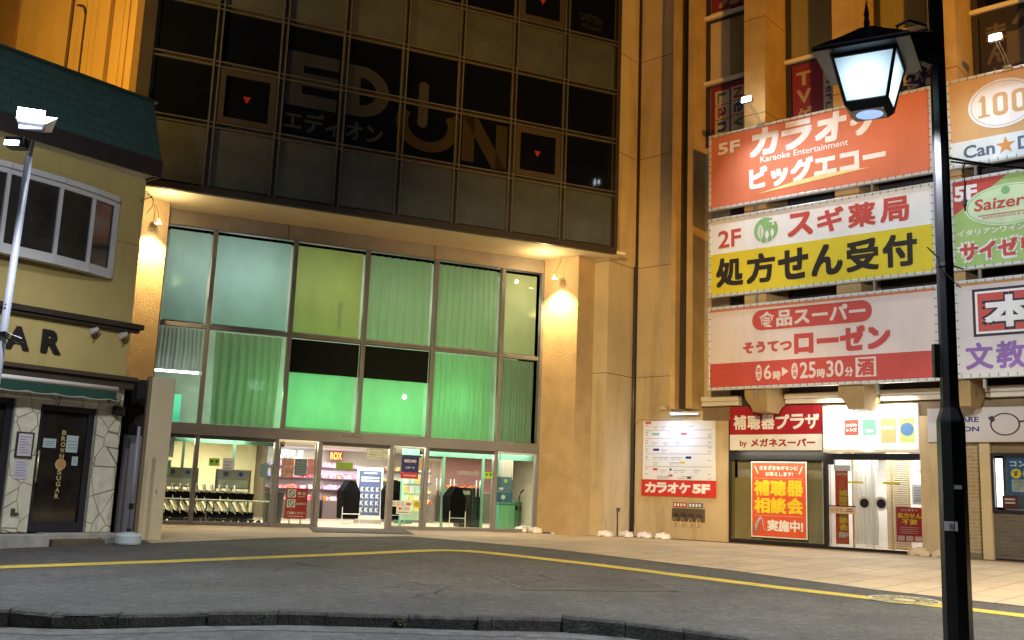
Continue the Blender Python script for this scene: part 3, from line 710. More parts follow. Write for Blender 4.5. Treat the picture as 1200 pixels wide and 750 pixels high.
# mansard roof
roofm = bricks('teal_shingles', (.016, .064, .056), (.0135, .054, .048), (.009, .034, .031), .34, .17, .012, .7, rot=(R(90), 0, 0), bstr=.8)
mb = MB(); mb.loft([[(-9, -.44, 7.13), (.01, -.44, 7.13), (.01, 5, 7.13), (-9, 5, 7.13)], [(-9, -.16, 8.34), (-.10, -.16, 8.34), (-.10, 5, 8.34), (-9, 5, 8.34)]])
mb.build('mansard_roof', roofm, BB)
mb = MB(); mb.box(-9, .035, -.46, -.40, 6.80, 7.127).box(-.02, .035, -.40, 5, 6.80, 7.127); mb.build('fascia', M('dark_fascia', (.020, .014, .014), .5), BB)
mb = MB(); mb.box(-9, -.022, -.398, .1, 6.84, 6.88); mb.build('eaves_board', M('white_eaves', (.62, .62, .58), .6, .06), BB)
mb = MB(); mb.box(-9, -.04, -.20, .06, 8.342, 8.39); mb.build('roof_cap', M('dark_cap', (.012, .03, .028), .5), BB)
# ------------------------------------------------------------------ BILLBOARDS on the tenant wing
NS = -1.42
frm = M('sign_frame_white', (.60, .60, .58), .4, .1, metal=.2)
lace = M('lacing_cord', (.12, .11, .10), .7)
def billboard(name, label, v0, v1, z0, z1, face, edge=None):
    t = at2(name, label, 'billboard', v0, NS, z0, group='billboards on the shop wing')
    Wd, H = v1 - v0, z1 - z0
    MB().box(.06, Wd - .06, -.02, .05, .06, H - .06).build('panel', face, t)
    MB().box(0, Wd, -.05, .09, 0, .07).box(0, Wd, -.05, .09, H - .07, H).box(0, .07, -.05, .09, .07, H - .07).box(Wd - .07, Wd, -.05, .09, .07, H - .07).build('frame', frm, t, bevel=.012)
    m = MB(); n = int(Wd / .19)
    for i in range(n):
        x = .12 + (Wd - .24) * i / (n - 1)
        for z in (.062, H - .092): m.box(x - .008, x + .008, -.056, -.05, z - .045 if z < .5 else z, z + .03 if z < .5 else z + .075)
    n = int(H / .19)
    for i in range(n):
        z = .12 + (H - .24) * i / (n - 1)
        for x in (.03, Wd - .1): m.box(x, x + .07, -.056, -.05, z - .008, z + .008)
    m.build('lacing', lace, t)
    m = MB()
    for x in (Wd * .22, Wd * .74):
        m.box(x, x + .06, .09, .2, -.22, H + .05)
    m.build('bracket', M('bracket_steel', (.30, .28, .24), .5, metal=.3), t)
    return t, Wd, H
yl_, y2_ = -.026, -.029
# 1 karaoke board
t, Wd, H = billboard('billboard', 'orange karaoke billboard with big white katakana, topmost of the left column', .15, 6.15, 8.88, 11.04, orangep)
m = MB(); m.text('5F', .28, .95, 1.55, 1.88, yl_, .03)
for k, ch in enumerate('カラオケ'): m.text(ch, 1.27 + k * .92, 2.05 + k * .92, 1.32, 2.02, yl_, .06, shear=.12)
m.text('Karaoke Entertainment', 1.55, 3.95, 1.10, 1.27, yl_, .01)
m.text('ビッグエコー', 1.25, 4.85, .40, .98, yl_, .07)
m.build('lettering', whitev, t, recalc=False)
m = MB(); N = 20
for k in range(N):
    def arc(s, o): return (1.5 + 3.0 * s, yl_, .20 + .22 * math.sin(math.pi * (.5 * s + .08)) + o)
    a, b = k / N, (k + 1) / N; w0, w1 = .06 * math.sin(math.pi * a), .06 * math.sin(math.pi * b)
    m.face([arc(a, -w0), arc(b, -w1), arc(b, w1), arc(a, w0)])
m.build('swoosh', M('pale_yellow_print', (.80, .66, .30), .5), t)
# 2 pharmacy board
t, Wd, H = billboard('billboard', 'white and yellow pharmacy billboard with thick dark characters, middle of the left column', .15, 6.15, 6.46, 8.65, whitev)
MB().box(.07, Wd - .07, -.024, -.0205, .07, 1.19).build('yellow_field', yellowp, t)
m = MB(); m.text('2F', .30, .98, 1.34, 1.82, yl_, .02)
for k, ch in enumerate('スギ薬局'): m.text(ch, 2.32 + k * .80, 2.98 + k * .80, 1.38, 1.96, yl_, .04)
m.build('lettering', redv, t, recalc=False)
m = MB()
for k, ch in enumerate('処方せん受付'): m.text(ch, .26 + k * .90, 1.03 + k * .90, .28, 1.03, y2_, .045)
m.build('lettering', brownp, t, recalc=False)
lg = MB().disc((1.70, yl_, 1.66), .34).build('leaf_emblem', leafgreen, t)
m = MB()
m.box(1.88, 1.93, y2_ - .002, y2_, 1.76, 1.98); m.box(1.80, 2.01, y2_ - .004, y2_ - .002, 1.845, 1.895)
for cx, cz, hh in ((1.55, 1.62, .21), (1.73, 1.52, .13), (1.88, 1.56, .12)):
    pts = [(cx + .085 * math.sin(math.pi * k / 8) * (hh / .2), cz - hh + 2 * hh * k / 8) for k in range(9)] + [(cx - .085 * math.sin(math.pi * k / 8) * (hh / .2), cz - hh + 2 * hh * k / 8) for k in range(7, 0, -1)]
    m.poly(pts, y2_); m.box(cx - .01, cx + .01, y2_ - .002, y2_, cz - hh - .1, cz)
m.build('leaf_mark', whitev, lg)
m = MB()
for cx, hh in ((1.55, .17),):
    m.box(cx - .008, cx + .008, y2_ - .003, y2_ - .002, 1.42, 1.80)
    for z in (1.5, 1.58, 1.66): m.face([(cx, y2_ - .0035, z), (cx + .06, y2_ - .0035, z + .06), (cx + .06, y2_ - .0035, z + .075), (cx, y2_ - .0035, z + .018)]); m.face([(cx, y2_ - .0035, z), (cx - .06, y2_ - .0035, z + .06), (cx - .06, y2_ - .0035, z + .075), (cx, y2_ - .0035, z + .018)])
m.build('leaf_vein', leafgreen, lg)
# 3 supermarket board
t, Wd, H = billboard('billboard', 'pale pink and red food supermarket billboard with opening hours, lowest of the left column', .15, 6.15, 3.97, 6.19, pinkv)
MB().box(.07, Wd - .07, -.024, -.0205, .07, .70).build('red_field', redv, t)
MB().box(.07, Wd - .07, -.024, -.0205, H - .13, H - .07).build('edge_stripe', orangep, t)
MB().rrect(1.30, 4.45, 1.50, 2.03, .26, yl_).build('red_pill', redv, t)
m = MB(); m.text('食', 1.50, 1.93, 1.57, 1.97, y2_, .022); m.text('品スーパー', 1.99, 4.28, 1.57, 1.97, y2_, .04)
m.text('6', 1.62, 1.83, .22, .60, y2_, .02); m.text('時', 1.88, 2.08, .20, .42, y2_, .04)
m.poly([(2.12, .28), (2.12, .52), (2.30, .40)], y2_); m.text('25', 2.60, 3.02, .20, .61, y2_, .02); m.text('時', 3.05, 3.25, .20, .42, y2_, .04)
m.text('30', 3.29, 3.72, .20, .61, y2_, .02); m.text('分', 3.76, 3.95, .20, .42, y2_, .04)
for cx in (1.48, 2.46): m.disc((cx, y2_, .40), .085, rz=.21)
m.box(4.02, 4.52, y2_, y2_ + .002, .17, .64)
m.build('lettering', pinkv, t, recalc=False)
m = MB(); m.text('そうてつ', 1.05, 2.38, .93, 1.20, yl_, .06); m.text('ローゼン', 2.48, 4.85, .84, 1.40, yl_, .07)
for cx, a, b in ((1.48, 'あ', 'さ'), (2.46, 'よ', 'る')): m.text(a, cx - .055, cx + .055, .42, .53, y2_ - .003, .03); m.text(b, cx - .055, cx + .055, .27, .38, y2_ - .003, .03)
m.text('酒', 4.08, 4.46, .21, .60, y2_ - .003, .05)
m.build('lettering', redv, t, recalc=False)
# right column
t, Wd, H = billboard('billboard', 'tan hundred yen shop billboard with a white oval, topmost of the right column', 6.48, 8.84, 8.88, 11.04, amber)
MB().box(.07, Wd - .07, -.024, -.0205, .07, .62).build('pale_field', M('pale_blue_vinyl', (.66, .72, .74), .5), t)
e = MB().disc((1.22, yl_, 1.36), .74, rz=.58, seg=40).build('white_oval', whitev, t)
MB().disc((1.22, y2_, 1.36), .68, rz=.525, seg=40, r_in=.665).build('oval_ring', M('grey_blue_print', (.30, .38, .48), .5), e)
m = MB()
m.box(.78, .87, y2_ - .001, y2_, 1.14, 1.58); m.box(.70, .95, y2_ - .002, y2_ - .001, 1.10, 1.15); m.face([(.70, y2_, 1.48), (.78, y2_, 1.48), (.86, y2_, 1.60), (.80, y2_, 1.62)])
for x in (1.02, 1.42):
    m.rrect(x, x + .32, 1.08, 1.62, .12, y2_)
m.build('lettering', amber, e, recalc=False)
m = MB()
for x in (1.02, 1.42): m.rrect(x + .10, x + .22, 1.17, 1.53, .05, y2_ - .003)
m.build('lettering', whitev, e, recalc=False)
m = MB(); m.text('Can', .34, 1.02, .19, .50, yl_, .025); m.text('Do', 1.50, 2.05, .19, .50, yl_, .025); m.build('lettering', M('slate_print', (.10, .13, .20), .5), t, recalc=False)
pts = []
for k in range(10): r = .22 if k % 2 == 0 else .09; pts.append((1.25 + r * math.sin(math.pi * k / 5), .345 + r * math.cos(math.pi * k / 5)))
MB().poly(pts, yl_).build('star', M('star_orange', (.62, .27, .08), .5), t)
t, Wd, H = billboard('billboard', 'lime green Italian restaurant billboard with a red corner, middle of the right column', 6.48, 8.84, 6.46, 8.62, greenv)
MB().poly([(.07, 1.30), (.07, H - .07), (1.25, H - .07)], -.024).build('red_corner', redv, t)
m = MB(); m.text('5F', .10, .60, 1.62, 1.98, yl_, .04); m.text('イタリアンワイン&カフェ', .14, 2.2, .78, .92, yl_, .02)
m.build('lettering', whitev, t, recalc=False)
e = MB().disc((1.26, yl_, 1.40), .95, rz=.48, seg=40).build('pale_oval', M('pale_green_vinyl', (.60, .72, .46), .5), t)
MB().disc((1.26, y2_, 1.40), .90, rz=.44, seg=40, r_in=.88).build('oval_ring', leafgreen, e)
m = MB(); m.text('Saizeriya', .52, 2.04, 1.24, 1.60, y2_, .02, shear=.1); m.text('RISTORANTE E CAFFE', .70, 1.85, 1.12, 1.17, y2_, .01); m.box(.60, 2.0, y2_, y2_ + .001, 1.195, 1.215)
m.build('lettering', redv, e, recalc=False)
MB().disc((1.2, y2_, 1.73), .09).build('small_crest', leafgreen, e)
m = MB(); m.text('サイゼリヤ', .16, 2.22, .20, .64, yl_, .13); m.build('lettering_halo', whitev, t, recalc=False)
m = MB(); m.text('サイゼリヤ', .20, 2.18, .23, .61, y2_ - .003, .06); m.build('lettering', redv, t, recalc=False)
t, Wd, H = billboard('billboard', 'pale book shop billboard with purple characters and a red square, lowest of the right column', 6.48, 8.84, 3.99, 6.22, M('pale_lilac_vinyl', (.64, .58, .56), .5, .05))
MB().box(.07, Wd - .07, -.024, -.0205, H - .13, H - .07).build('edge_stripe', M('dull_orange', (.5, .25, .07), .5), t)
e = MB().box(.40, 1.92, -.026, -.0205, .92, 2.0).build('dark_square', M('print_black', (.03, .02, .03), .5), t)
MB().box(.46, 1.86, -.029, -.0262, .98, 1.94).build('white_square', whitev, e); MB().box(.51, 1.81, -.032, -.0292, 1.03, 1.89).build('red_square', redv, e)
m = MB(); m.text('本', .63, 1.70, 1.10, 1.82, -.034, .11); m.build('lettering', M('print_black'), e, recalc=False)
m = MB(); m.text('本', .67, 1.66, 1.13, 1.79, -.036, .055); m.build('lettering', whitev, e, recalc=False)
m = MB()
for k, ch in enumerate('文教堂'): m.text(ch, .22 + k * .64, .78 + k * .64, .20, .78, yl_, .03)
m.build('lettering', purplep, t, recalc=False)

# flood lamps on arms above the boards
def flood(v, label, aimv, pw):
    t = at2('flood_lamp', label, 'flood lamp', v, NS - .05, 11.05, group='flood lamps over the billboards')
    m = MB(); m.tube([(.35, .0, 0), (.35, -.2, .16), (.30, -.6, .42)], .012, 6); m.tube([(.41, .0, 0), (.41, -.2, .16), (.36, -.6, .42)], .012, 6); m.box(.3, .46, -.05, .06, -.03, .03)
    m.build('arm', M('bracket_steel'), t)
    h = MB().box(.17, .47, -.68, -.57, .40, .56).build('head', M('lamp_housing', (.3, .3, .3), .4), t, bevel=.02)
    m = MB(); m.box(.19, .45, -.565, -.555, .42, .54); m.build('lamp_face', EM('flood_white', (.92, .97, 1), 60), t)
    m = MB(); m.box(.19, .45, -.70, -.69, .415, .545); m.build('lens', EM('flood_lens', (.95, .98, 1), 40), t)
    p = W(O2, A2, v + .3, NS - .80, 11.60)
    lamp('flood_beam', 'SPOT', p, pw, (.80, .90, 1), aim=W(O2, A2, aimv, NS, 9.2), size=.06, angle=120, blend=.9)
flood(1.35, 'small white flood lamp on an arm above the orange karaoke billboard', 2.6, 1250)
flood(7.48, 'small white flood lamp on an arm above the tan hundred yen billboard', 8.3, 700)

# banners in the upper windows
def banner(name, label, v0, v1, z0, z1, mat):
    t = at2(name, label, 'banner', v0, -.03, z0, group='banners in the upper windows')
    MB().box(0, v1 - v0, 0, .012, 0, z1 - z0).build('cloth', mat, t); return t, v1 - v0, z1 - z0
dimgold = M('dim_gold_print', (.34, .25, .10), .6); dimcream = M('dim_cream_print', (.42, .34, .20), .6)
def neverland(t, x0, w, ztop, word, colours):
    cell = w
    for k, ch in enumerate(word):
        z1 = ztop - k * cell * .98
        MB().box(x0, x0 + w, -.008, -.001, z1 - cell * .92, z1).build('tile', dimcream, t)
        m = MB(); m.text(ch, x0 + w * .18, x0 + w * .80, z1 - cell * .80, z1 - cell * .14, -.012, .02, rot=-90)
        m.build('lettering', colours[k % len(colours)], t, recalc=False)
cols = [M('dim_red_letter', (.22, .03, .03), .6), M('dim_blue_letter', (.03, .035, .10), .6), M('dim_green_letter', (.06, .12, .04), .6), M('dim_brown_letter', (.16, .09, .03), .6)]
t, a, b = banner('banner', 'maroon banner with coloured letter tiles beside the left flood lamp', -.60, 1.05, 10.9, 13.12, maroon)
neverland(t, .14, .46, 2.06, 'Land', [cols[2], cols[0], cols[1], cols[2]]); neverland(t, .66, .46, 2.1, 'Never', [cols[0], cols[1], cols[2], cols[0], cols[3]])
t, a, b = banner('banner', 'maroon banner with a gold katakana cut off by the top of the photo', -.60, 1.05, 15.50, 17.3, maroon)
m = MB(); m.text('カ', .25, .95, .1, .72, -.004, .05); m.build('lettering', dimgold, t, recalc=False)
t, a, b = banner('banner', 'maroon TV game banner left of the lantern', 1.96, 3.55, 10.9, 13.12, maroon)
m = MB()
for k, ch in enumerate('TVゲ'): m.text(ch, .12, .56, 1.60 - k * .52, 2.0 - k * .52, -.004, .03)
m.box(.31, .37, -.005, -.003, .15, .48); m.build('lettering', dimgold, t, recalc=False)
MB().box(.90, 1.20, -.004, -.001, .05, 2.1).build('strip', dimcream, t)
m = MB()
for k, ch in enumerate('NeverLand'): m.text(ch, .97, 1.13, 1.90 - k * .225, 2.07 - k * .225, -.008, .02, rot=-90)
m.build('lettering', cols[1], t, recalc=False)
t, a, b = banner('banner', 'navy banner with pale characters behind the lantern', 4.45, 5.98, 10.9, 13.12, M('navy_banner', (.012, .014, .05), .5))
m = MB()
for k, ch in enumerate('ネットゲーム'): m.text(ch, 1.12, 1.34, 1.86 - k * .27, 2.06 - k * .27, -.004, .01)
m.text('NET GAME', .55, .95, .25, 2.0, -.004, .02, rot=-90); m.build('lettering', dimcream, t, recalc=False)
t, a, b = banner('banner', 'dark banner with faint brown game lettering beside the right flood lamp', 6.9, 8.45, 10.9, 13.3, M('brown_black_banner', (.03, .022, .018), .5))
m = MB()
for k, ch in enumerate('ゲーム'): m.text(ch, .75, 1.4, 1.6 - k * .66, 2.2 - k * .66, -.004, .04)
for k, ch in enumerate('まんが'): m.text(ch, .15, .6, 1.5 - k * .55, 1.95 - k * .55, -.004, .03)
m.build('lettering', M('faint_brown_print', (.12, .08, .05), .6), t, recalc=False)

# ------------------------------------------------------------------ SHOP FRONT signs
t = at2('shop_fascia_sign', 'dark red hearing aid shop fascia sign with white characters and a white lower band', 'shop sign', .06, -.09, 2.48)
MB().box(0, 2.64, 0, .08, .42, 1.17).build('red_panel', redd, t); MB().box(0, 2.64, 0, .08, 0, .415).build('white_panel', whitev, t)
m = MB()
for k, ch in enumerate('補聴器プラザ'): m.text(ch, .12 + k * .415, .49 + k * .415, .56, .93, -.004, .035)
m.build('lettering', whitev, t, recalc=False)
m = MB(); m.text('by', .30, .52, .06, .26, -.004, .03); m.text('メガネスーパー', .64, 2.45, .10, .30, -.004, .05); m.build('lettering', M('print_crimson', (.30, .02, .03), .5), t, recalc=False)
t = at2('lightbox_sign', 'brilliant white lightbox sign with four small logos above the glass doors', 'shop sign', 2.74, -.14, 2.42)
MB().box(0, 2.42, 0, .13, 0, 1.19).build('case', M('lightbox_case', (.7, .66, .55), .5), t, bevel=.01)
MB().box(.05, 2.37, -.012, -.001, .10, 1.12).build('lit_face', EM('lightbox_white', (1, .95, .84), 11), t)
m = MB(); m.box(.58, .95, -.018, -.014, .42, .82); m.build('logo', EM('logo_red', (.75, .10, .07), .75), t)
m = MB(); m.box(1.05, 1.40, -.018, -.014, .42, .82); m.build('logo', EM('logo_mint', (.18, .55, .32), .9), t)
m = MB(); m.box(1.50, 1.90, -.018, -.014, .22, .84); m.build('logo', EM('logo_sand', (.48, .38, .17), .9), t)
lgo = MB().box(1.96, 2.34, -.018, -.014, .22, .84).build('logo', EM('logo_lime', (.42, .46, .16), .9), t)
MB().disc((2.15, -.02, .56), .16).build('blue_dot', EM('logo_blue', (.10, .22, .42), .6), lgo)
m = MB(); m.text('コンタクト', .62, .91, .64, .72, -.022, .03); m.text('レンズ', .64, .9, .52, .61, -.022, .03); m.text('めいばい', 1.54, 1.86, .56, .66, -.022, .02); m.box(1.12, 1.33, -.023, -.021, .50, .56)
m.build('lettering', EM('lettering_white', (1, 1, .95), 1.0), t, recalc=False)
m = MB()
for z in (.94, .62, .58, .30): m.box(.12, .28 if z > .9 else .40, -.018, -.014, z, z + .025)
m.build('caption', M('grey_print'), t)
l = lamp('lightbox_strip', 'AREA', W(O2, A2, 3.95, -.45, 3.72), 26, (1, .93, .78), aim=W(O2, A2, 3.95, -.05, 2.9), size=2.3, sy=.06)
t = at2('eye_care_sign', 'unlit white eye care sign with navy lettering and black spectacles', 'shop sign', 5.40, -.22, 2.66)
MB().box(0, 5, 0, .2, 0, .80).build('panel', M('grey_white_sign', (.50, .47, .47), .5, .06), t, bevel=.01)
m = MB(); m.text('EYE CARE', .22, 1.16, .46, .58, -.004, .03); m.text('STATION', .22, 1.16, .24, .36, -.004, .03); m.build('lettering', navyp, t, recalc=False)
m = MB()
for cx in (1.72, 2.5): m.disc((cx, -.004, .40), .32, r_in=.285, rz=.26, seg=32)
m.box(2.02, 2.2, -.006, -.002, .44, .48); m.face([(1.36, -.005, .56), (1.46, -.005, .60), (1.52, -.005, .50), (1.44, -.005, .44)])
m.build('spectacles', M('print_black'), t)
# poster in the display window
t = at2('window_poster', 'large orange hearing aid consultation poster in the left display window', 'poster', .66, -.02, .20)
MB().box(0, 1.58, 0, .01, 0, 1.98).build('white_sheet', whitep, t); MB().box(.03, 1.55, -.004, -.001, .03, 1.95).build('orange_sheet', M('poster_orange', (.62, .09, .035), .5, .05), t)
m = MB()
for k, ch in enumerate('補聴器'): m.text(ch, .10 + k * .47, .53 + k * .47, 1.10, 1.48, -.008, .05)
for k, ch in enumerate('相談会'): m.text(ch, .10 + k * .47, .53 + k * .47, .64, 1.03, -.008, .05)
m.build('lettering', M('poster_yellow', (.75, .55, .03), .5), t, recalc=False)
m = MB(); m.text('さまざまなギモンに', .25, 1.34, 1.76, 1.87, -.008, .03); m.text('お答えします!', .42, 1.2, 1.60, 1.71, -.008, .03); m.text('実施中!', .48, 1.46, .18, .46, -.008, .045)
m.face([(.1, -.008, 1.86), (.13, -.008, 1.86), (.22, -.008, 1.66), (.19, -.008, 1.66)]); m.face([(1.48, -.008, 1.86), (1.45, -.008, 1.86), (1.36, -.008, 1.66), (1.39, -.008, 1.66)])
m.box(.1, 1.48, -.008, -.006, 1.54, 1.545); m.box(.1, 1.48, -.008, -.006, .565, .57); m.build('lettering', whitep, t, recalc=False)
m = MB(); pts = [(.10 + .13 * (k / 10) ** 1.6, -.01, .12 + .40 * k / 10) for k in range(11)]
m.tube([(.13, -.01, .14), (.15, -.01, .3), (.22, -.01, .44), (.30, -.01, .52)], .06, 8, .035)
m.tube([(.30, -.01, .5), (.34, -.01, .4), (.36, -.01, .22), (.46, -.01, .14)], .014, 6)
m.build('hearing_aid_picture', M('hearing_aid_grey', (.34, .32, .34), .4), t, smooth=True)
# narrow poster beside the doors inside
t = at2('narrow_poster', 'tall narrow orange and yellow poster on the left wall just inside the glass doors', 'poster', 2.86, .30, .14)
MB().box(0, .34, 0, .01, 0, 1.98).build('orange_sheet', M('poster_orange'), t)
m = MB()
for k, ch in enumerate('補聴器相談会'): m.text(ch, .10, .32, 1.2 - k * .17, 1.35 - k * .17, -.006, .05)
m.build('lettering', M('poster_yellow'), t, recalc=False)
m = MB(); m.text('さまざま', .05, .3, 1.72, 1.79, -.006, .03); m.text('実施中', .08, .32, .16, .3, -.006, .04); m.build('lettering', whitep, t, recalc=False)
MB().box(-.02, .42, -.012, -.002, 1.83, 1.98).build('white_header', whitep, t)
t = at2('door_notice', 'tan strip notice with small pictograms across the lower left of the glass doors', 'notice', 2.84, -.03, .90)
MB().box(0, .68, 0, .006, 0, .17).build('strip', M('tan_strip', (.50, .36, .24), .5), t); MB().box(0, .68, -.002, .008, .173, .20).build('black_edge', blackm, t)
m = MB()
for k in range(3): m.disc((.08 + k * .12, -.004, .09), .04, r_in=.028)
m.box(.42, .62, -.005, -.003, .05, .07); m.box(.46, .6, -.005, -.003, .10, .13); m.build('pictogram', M('brown_print', (.12, .06, .03), .5), t)
t = at2('lens_poster', 'red contact lens poster with yellow characters standing inside the right glass door', 'poster', 4.22, .78, .28)
MB().box(0, .66, 0, .012, 0, .84).build('red_sheet', M('poster_red', (.42, .02, .025), .5, .05), t)
m = MB(); m.text('コンタクト', .12, .54, .74, .80, -.004, .02); m.build('lettering', whitep, t, recalc=False)
m = MB(); m.text('処方せん', .04, .62, .57, .70, -.004, .04); m.text('不要', .14, .52, .42, .54, -.004, .04); m.build('lettering', M('poster_yellow'), t, recalc=False)
m = MB()
for k in range(4): m.box(.10, .56 - .05 * (k % 2), -.004, -.001, .34 - k * .045, .352 - k * .045)
for k in range(3): m.box(.03 + k * .21, .2 + k * .21, -.004, -.001, .02, .14)
m.build('small_print', M('pale_pink_print', (.6, .45, .42), .6), t)
t = at2('grey_notice', 'grey price list notice on the far wall above the red contact lens poster', 'notice', 4.45, 1.3, 1.20)
MB().box(0, .42, 0, .01, 0, .50).build('sheet', M('grey_sheet', (.36, .36, .36), .6), t)
m = MB()
for k in range(6): m.box(.05, .37, -.003, -.001, .08 + k * .065, .10 + k * .065)
m.build('small_print', greyp, t)
t = at2('wall_monitor', 'white monitor hanging at the top right behind the glass doors', 'monitor', 4.62, .9, 1.98)
MB().box(0, .75, 0, .06, 0, .42).build('case', white, t, bevel=.01); MB().box(.04, .71, -.006, -.001, .06, .38).build('screen', EM('monitor_pale', (.85, .88, 1), .9), t); MB().box(.2, .4, -.01, -.007, .22, .34).build('picture', blackm, t)
t = at2('reception_poster', 'blue contact lens poster with yellow circles in the right-hand window', 'poster', 7.05, .06, 1.50)
MB().box(0, 1.2, 0, .01, 0, .80).build('blue_sheet', bluep, t); MB().box(.08, 1.12, -.004, -.001, .05, .33).build('photo_strip', M('poster_photo', (.30, .33, .36), .6, .4, 6), t)
m = MB(); m.text('コンタクト', .06, .95, .62, .75, -.004, .03); m.build('lettering', whitep, t, recalc=False)
m = MB(); m.disc((.18, -.004, .46), .11); m.disc((.43, -.004, .46), .11); m.disc((.68, -.004, .46), .11); m.build('yellow_dot', M('poster_yellow'), t)
m = MB(); [m.text(c, x - .06, x + .06, .40, .52, -.008, .03) for c, x in zip('すぐに', (.18, .43, .68))]; m.build('lettering', navyp, t, recalc=False)
t = at2('counter_sign', 'small maroon sign low in the right-hand window', 'sign', 6.92, .045, 1.16)
MB().box(0, .32, 0, .01, 0, .30).build('sheet', M('maroon_sheet', (.10, .02, .03), .5), t); m = MB(); m.box(.05, .27, -.004, -.001, .2, .24); m.box(.05, .27, -.004, -.001, .12, .16); m.build('small_print', M('pale_pink_print'), t)

# floor directory with its lamp
t = at2('floor_directory', 'white floor directory board with a red karaoke band on the beige wall', 'directory board', -2.80, -.05, 1.18)
MB().box(0, 2.38, 0, .05, .46, 2.14).build('white_board', M('directory_white', (.72, .73, .76), .45, .03), t, bevel=.006); MB().box(-.02, 2.40, -.012, .05, 0, .455).build('red_band', M('band_red', (.56, .035, .025), .5, .04), t)
m = MB()
for k, ch in enumerate('カラオケ'): m.text(ch, .12 + k * .38, .46 + k * .38, .10, .37, -.016, .06)
m.text('5F', 1.68, 2.24, .10, .36, -.016, .06); m.build('lettering', whitev, t, recalc=False)
m = MB()
for z in (1.86, 1.63, 1.41, 1.19, .83): m.box(.08, 2.28, -.003, -.001, z, z + .010)
m.build('rule', M('rule_grey', (.18, .2, .26), .5), t)
m = MB()
for z in (2.0, 1.80, 1.74, 1.56, 1.50, 1.33, 1.27, 1.11, 1.05, .76, .60): m.box(.10, .18, -.003, -.001, z, z + .022)
for z, xs_ in ((1.96, (.35, .6, 1.5)), (1.72, (.9,)), (1.50, (.3, .7, 1.1)), (1.29, (.62,)), (1.08, (.35, .55, .7, .95, 1.15)), (.93, (.35, .9, 1.1)), (.72, (.6, 1.05, 1.25, 1.7)), (.55, (.5, .75, 1.3, 1.5)), (.50, (.5, .7, 1.2))):
    for x in xs_: m.box(x, x + .2, -.003, -.001, z, z + .018); m.box(x + .02, x + .14, -.003, -.001, z - .05, z - .038)
for z in (1.72, 1.66, 1.5, 1.36, 1.25, 1.0, .62, .5): m.box(2.16, 2.26, -.003, -.001, z, z + .02)
m.build('small_print', M('directory_grey', (.30, .33, .40), .6), t)
for x, z, ww, mt in ((.32, 1.73, .24, M('logo_teal', (.2, .4, .36), .5)), (1.28, 1.73, .2, M('logo_redprint', (.5, .08, .1), .5)), (.36, 1.28, .2, navyp), (1.45, 1.06, .18, navyp), (1.28, .92, .14, yellowp), (.36, .72, .16, M('logo_redprint')), (.9, .55, .12, M('logo_redprint')), (.92, .72, .07, M('logo_dark', (.05, .07, .1), .5)), (.08, 2.06, .2, M('logo_redprint')), (1.5, .50, .12, M('logo_dark'))):
    MB().box(x, x + ww, -.005, -.002, z, z + .065).build('logo', mt, t)
t = at2('directory_lamp', 'white strip lamp on a bracket under the fin above the floor directory', 'lamp', -1.3, -.05, 3.46)
MB().box(-.28, .62, -.50, -.42, .0, .06).build('strip', M('lamp_white', (.7, .7, .7), .4), t, bevel=.015); MB().box(-.1, -.05, -.42, .05, .02, .07).build('bracket', M('bracket_steel'), t)
MB().box(-.25, .59, -.485, -.435, -.012, -.001).build('lens', EM('strip_cool', (.80, .88, 1), 8), t)
lamp('directory_beam', 'SPOT', W(O2, A2, -1.55, -.85, 3.44), 85, (.45, .66, 1), aim=W(O2, A2, -1.65, 0, 2.2), size=.3, angle=130, blend=1)
t = at2('wall_cable', 'thin pale cable running along the wall above the floor directory', 'cable')
m = MB(); m.tube([(-1.35, -.03, 3.5), (-1.4, -.025, 3.42), (-1.5, -.02, 3.36), (-2.7, -.02, 3.40), (-2.98, -.02, 3.36), (-3.06, -.02, 3.2), (-3.06, -.02, .3)], .014, 6); m.build('conduit', M('pale_conduit', (.5, .46, .4), .5), t, smooth=True)
t = at2('dark_downpipe', 'dark rainwater pipe in the corner left of the floor directory', 'downpipe', -3.15, -.07, 0)
MB().tube([(0, 0, .12), (0, 0, 8.0)], .05, 10).build('pipe', M('dark_grey_pipe', (.06, .055, .05), .35, metal=.3), t, smooth=True)
m = MB()
for z in (1.2, 3.2, 5.6): m.tube([(0, 0, z), (0, 0, z + .05)], .06, 10)
m.build('clamp', M('dark_grey_pipe'), t)
t = at2('pale_lamp_box', 'small tan flood lamp fixed high on the wall left of the fin', 'lamp', -2.15, -.06, 3.62)
MB().box(0, .22, -.14, .05, 0, .12).build('case', M('tan_case', (.5, .4, .25), .5), t, bevel=.02); MB().box(.03, .19, -.15, -.142, .02, .10).build('lens', M('lens_grey', (.5, .46, .36), .2), t)
t = at2('hose_inlet', 'steel fire hose inlet plate with four valves and red labels on the beige wall', 'fire hose inlet', -1.80, -.03, .50)
MB().box(0, 1.05, 0, .03, 0, .36).build('plate', M('brown_steel', (.16, .12, .09), .4, metal=.5), t, bevel=.004)
for k in range(4):
    x = .14 + k * .255
    v = MB().tube([(x, -.0, .17), (x, -.09, .17)], .062, 14, .055).build('valve', M('valve_bronze', (.10, .075, .05), .35, metal=.5), t, smooth=False)
    m = MB(); m.tube([(x - .02, -.08, .12), (x - .07, -.09, -.02), (x - .03, -.07, -.14)], .009, 5); m.tube([(x + .03, -.08, .12), (x + .05, -.09, -.05), (x + .0, -.07, -.14)], .009, 5); m.build('chain', M('brass', (.55, .46, .30), .35, metal=.7), v)
for k, (a, b, mt) in enumerate(((.05, .48, redd), (.54, 1.0, greyp))):
    l = MB().box(a, b, -.004, .0, .39, .52).build('label_plate', mt, t); m = MB(); [m.box(a + .03 + i * .1, a + .09 + i * .1, -.008, -.005, .415, .495) for i in range(4)]; m.build('characters', whitep, l)
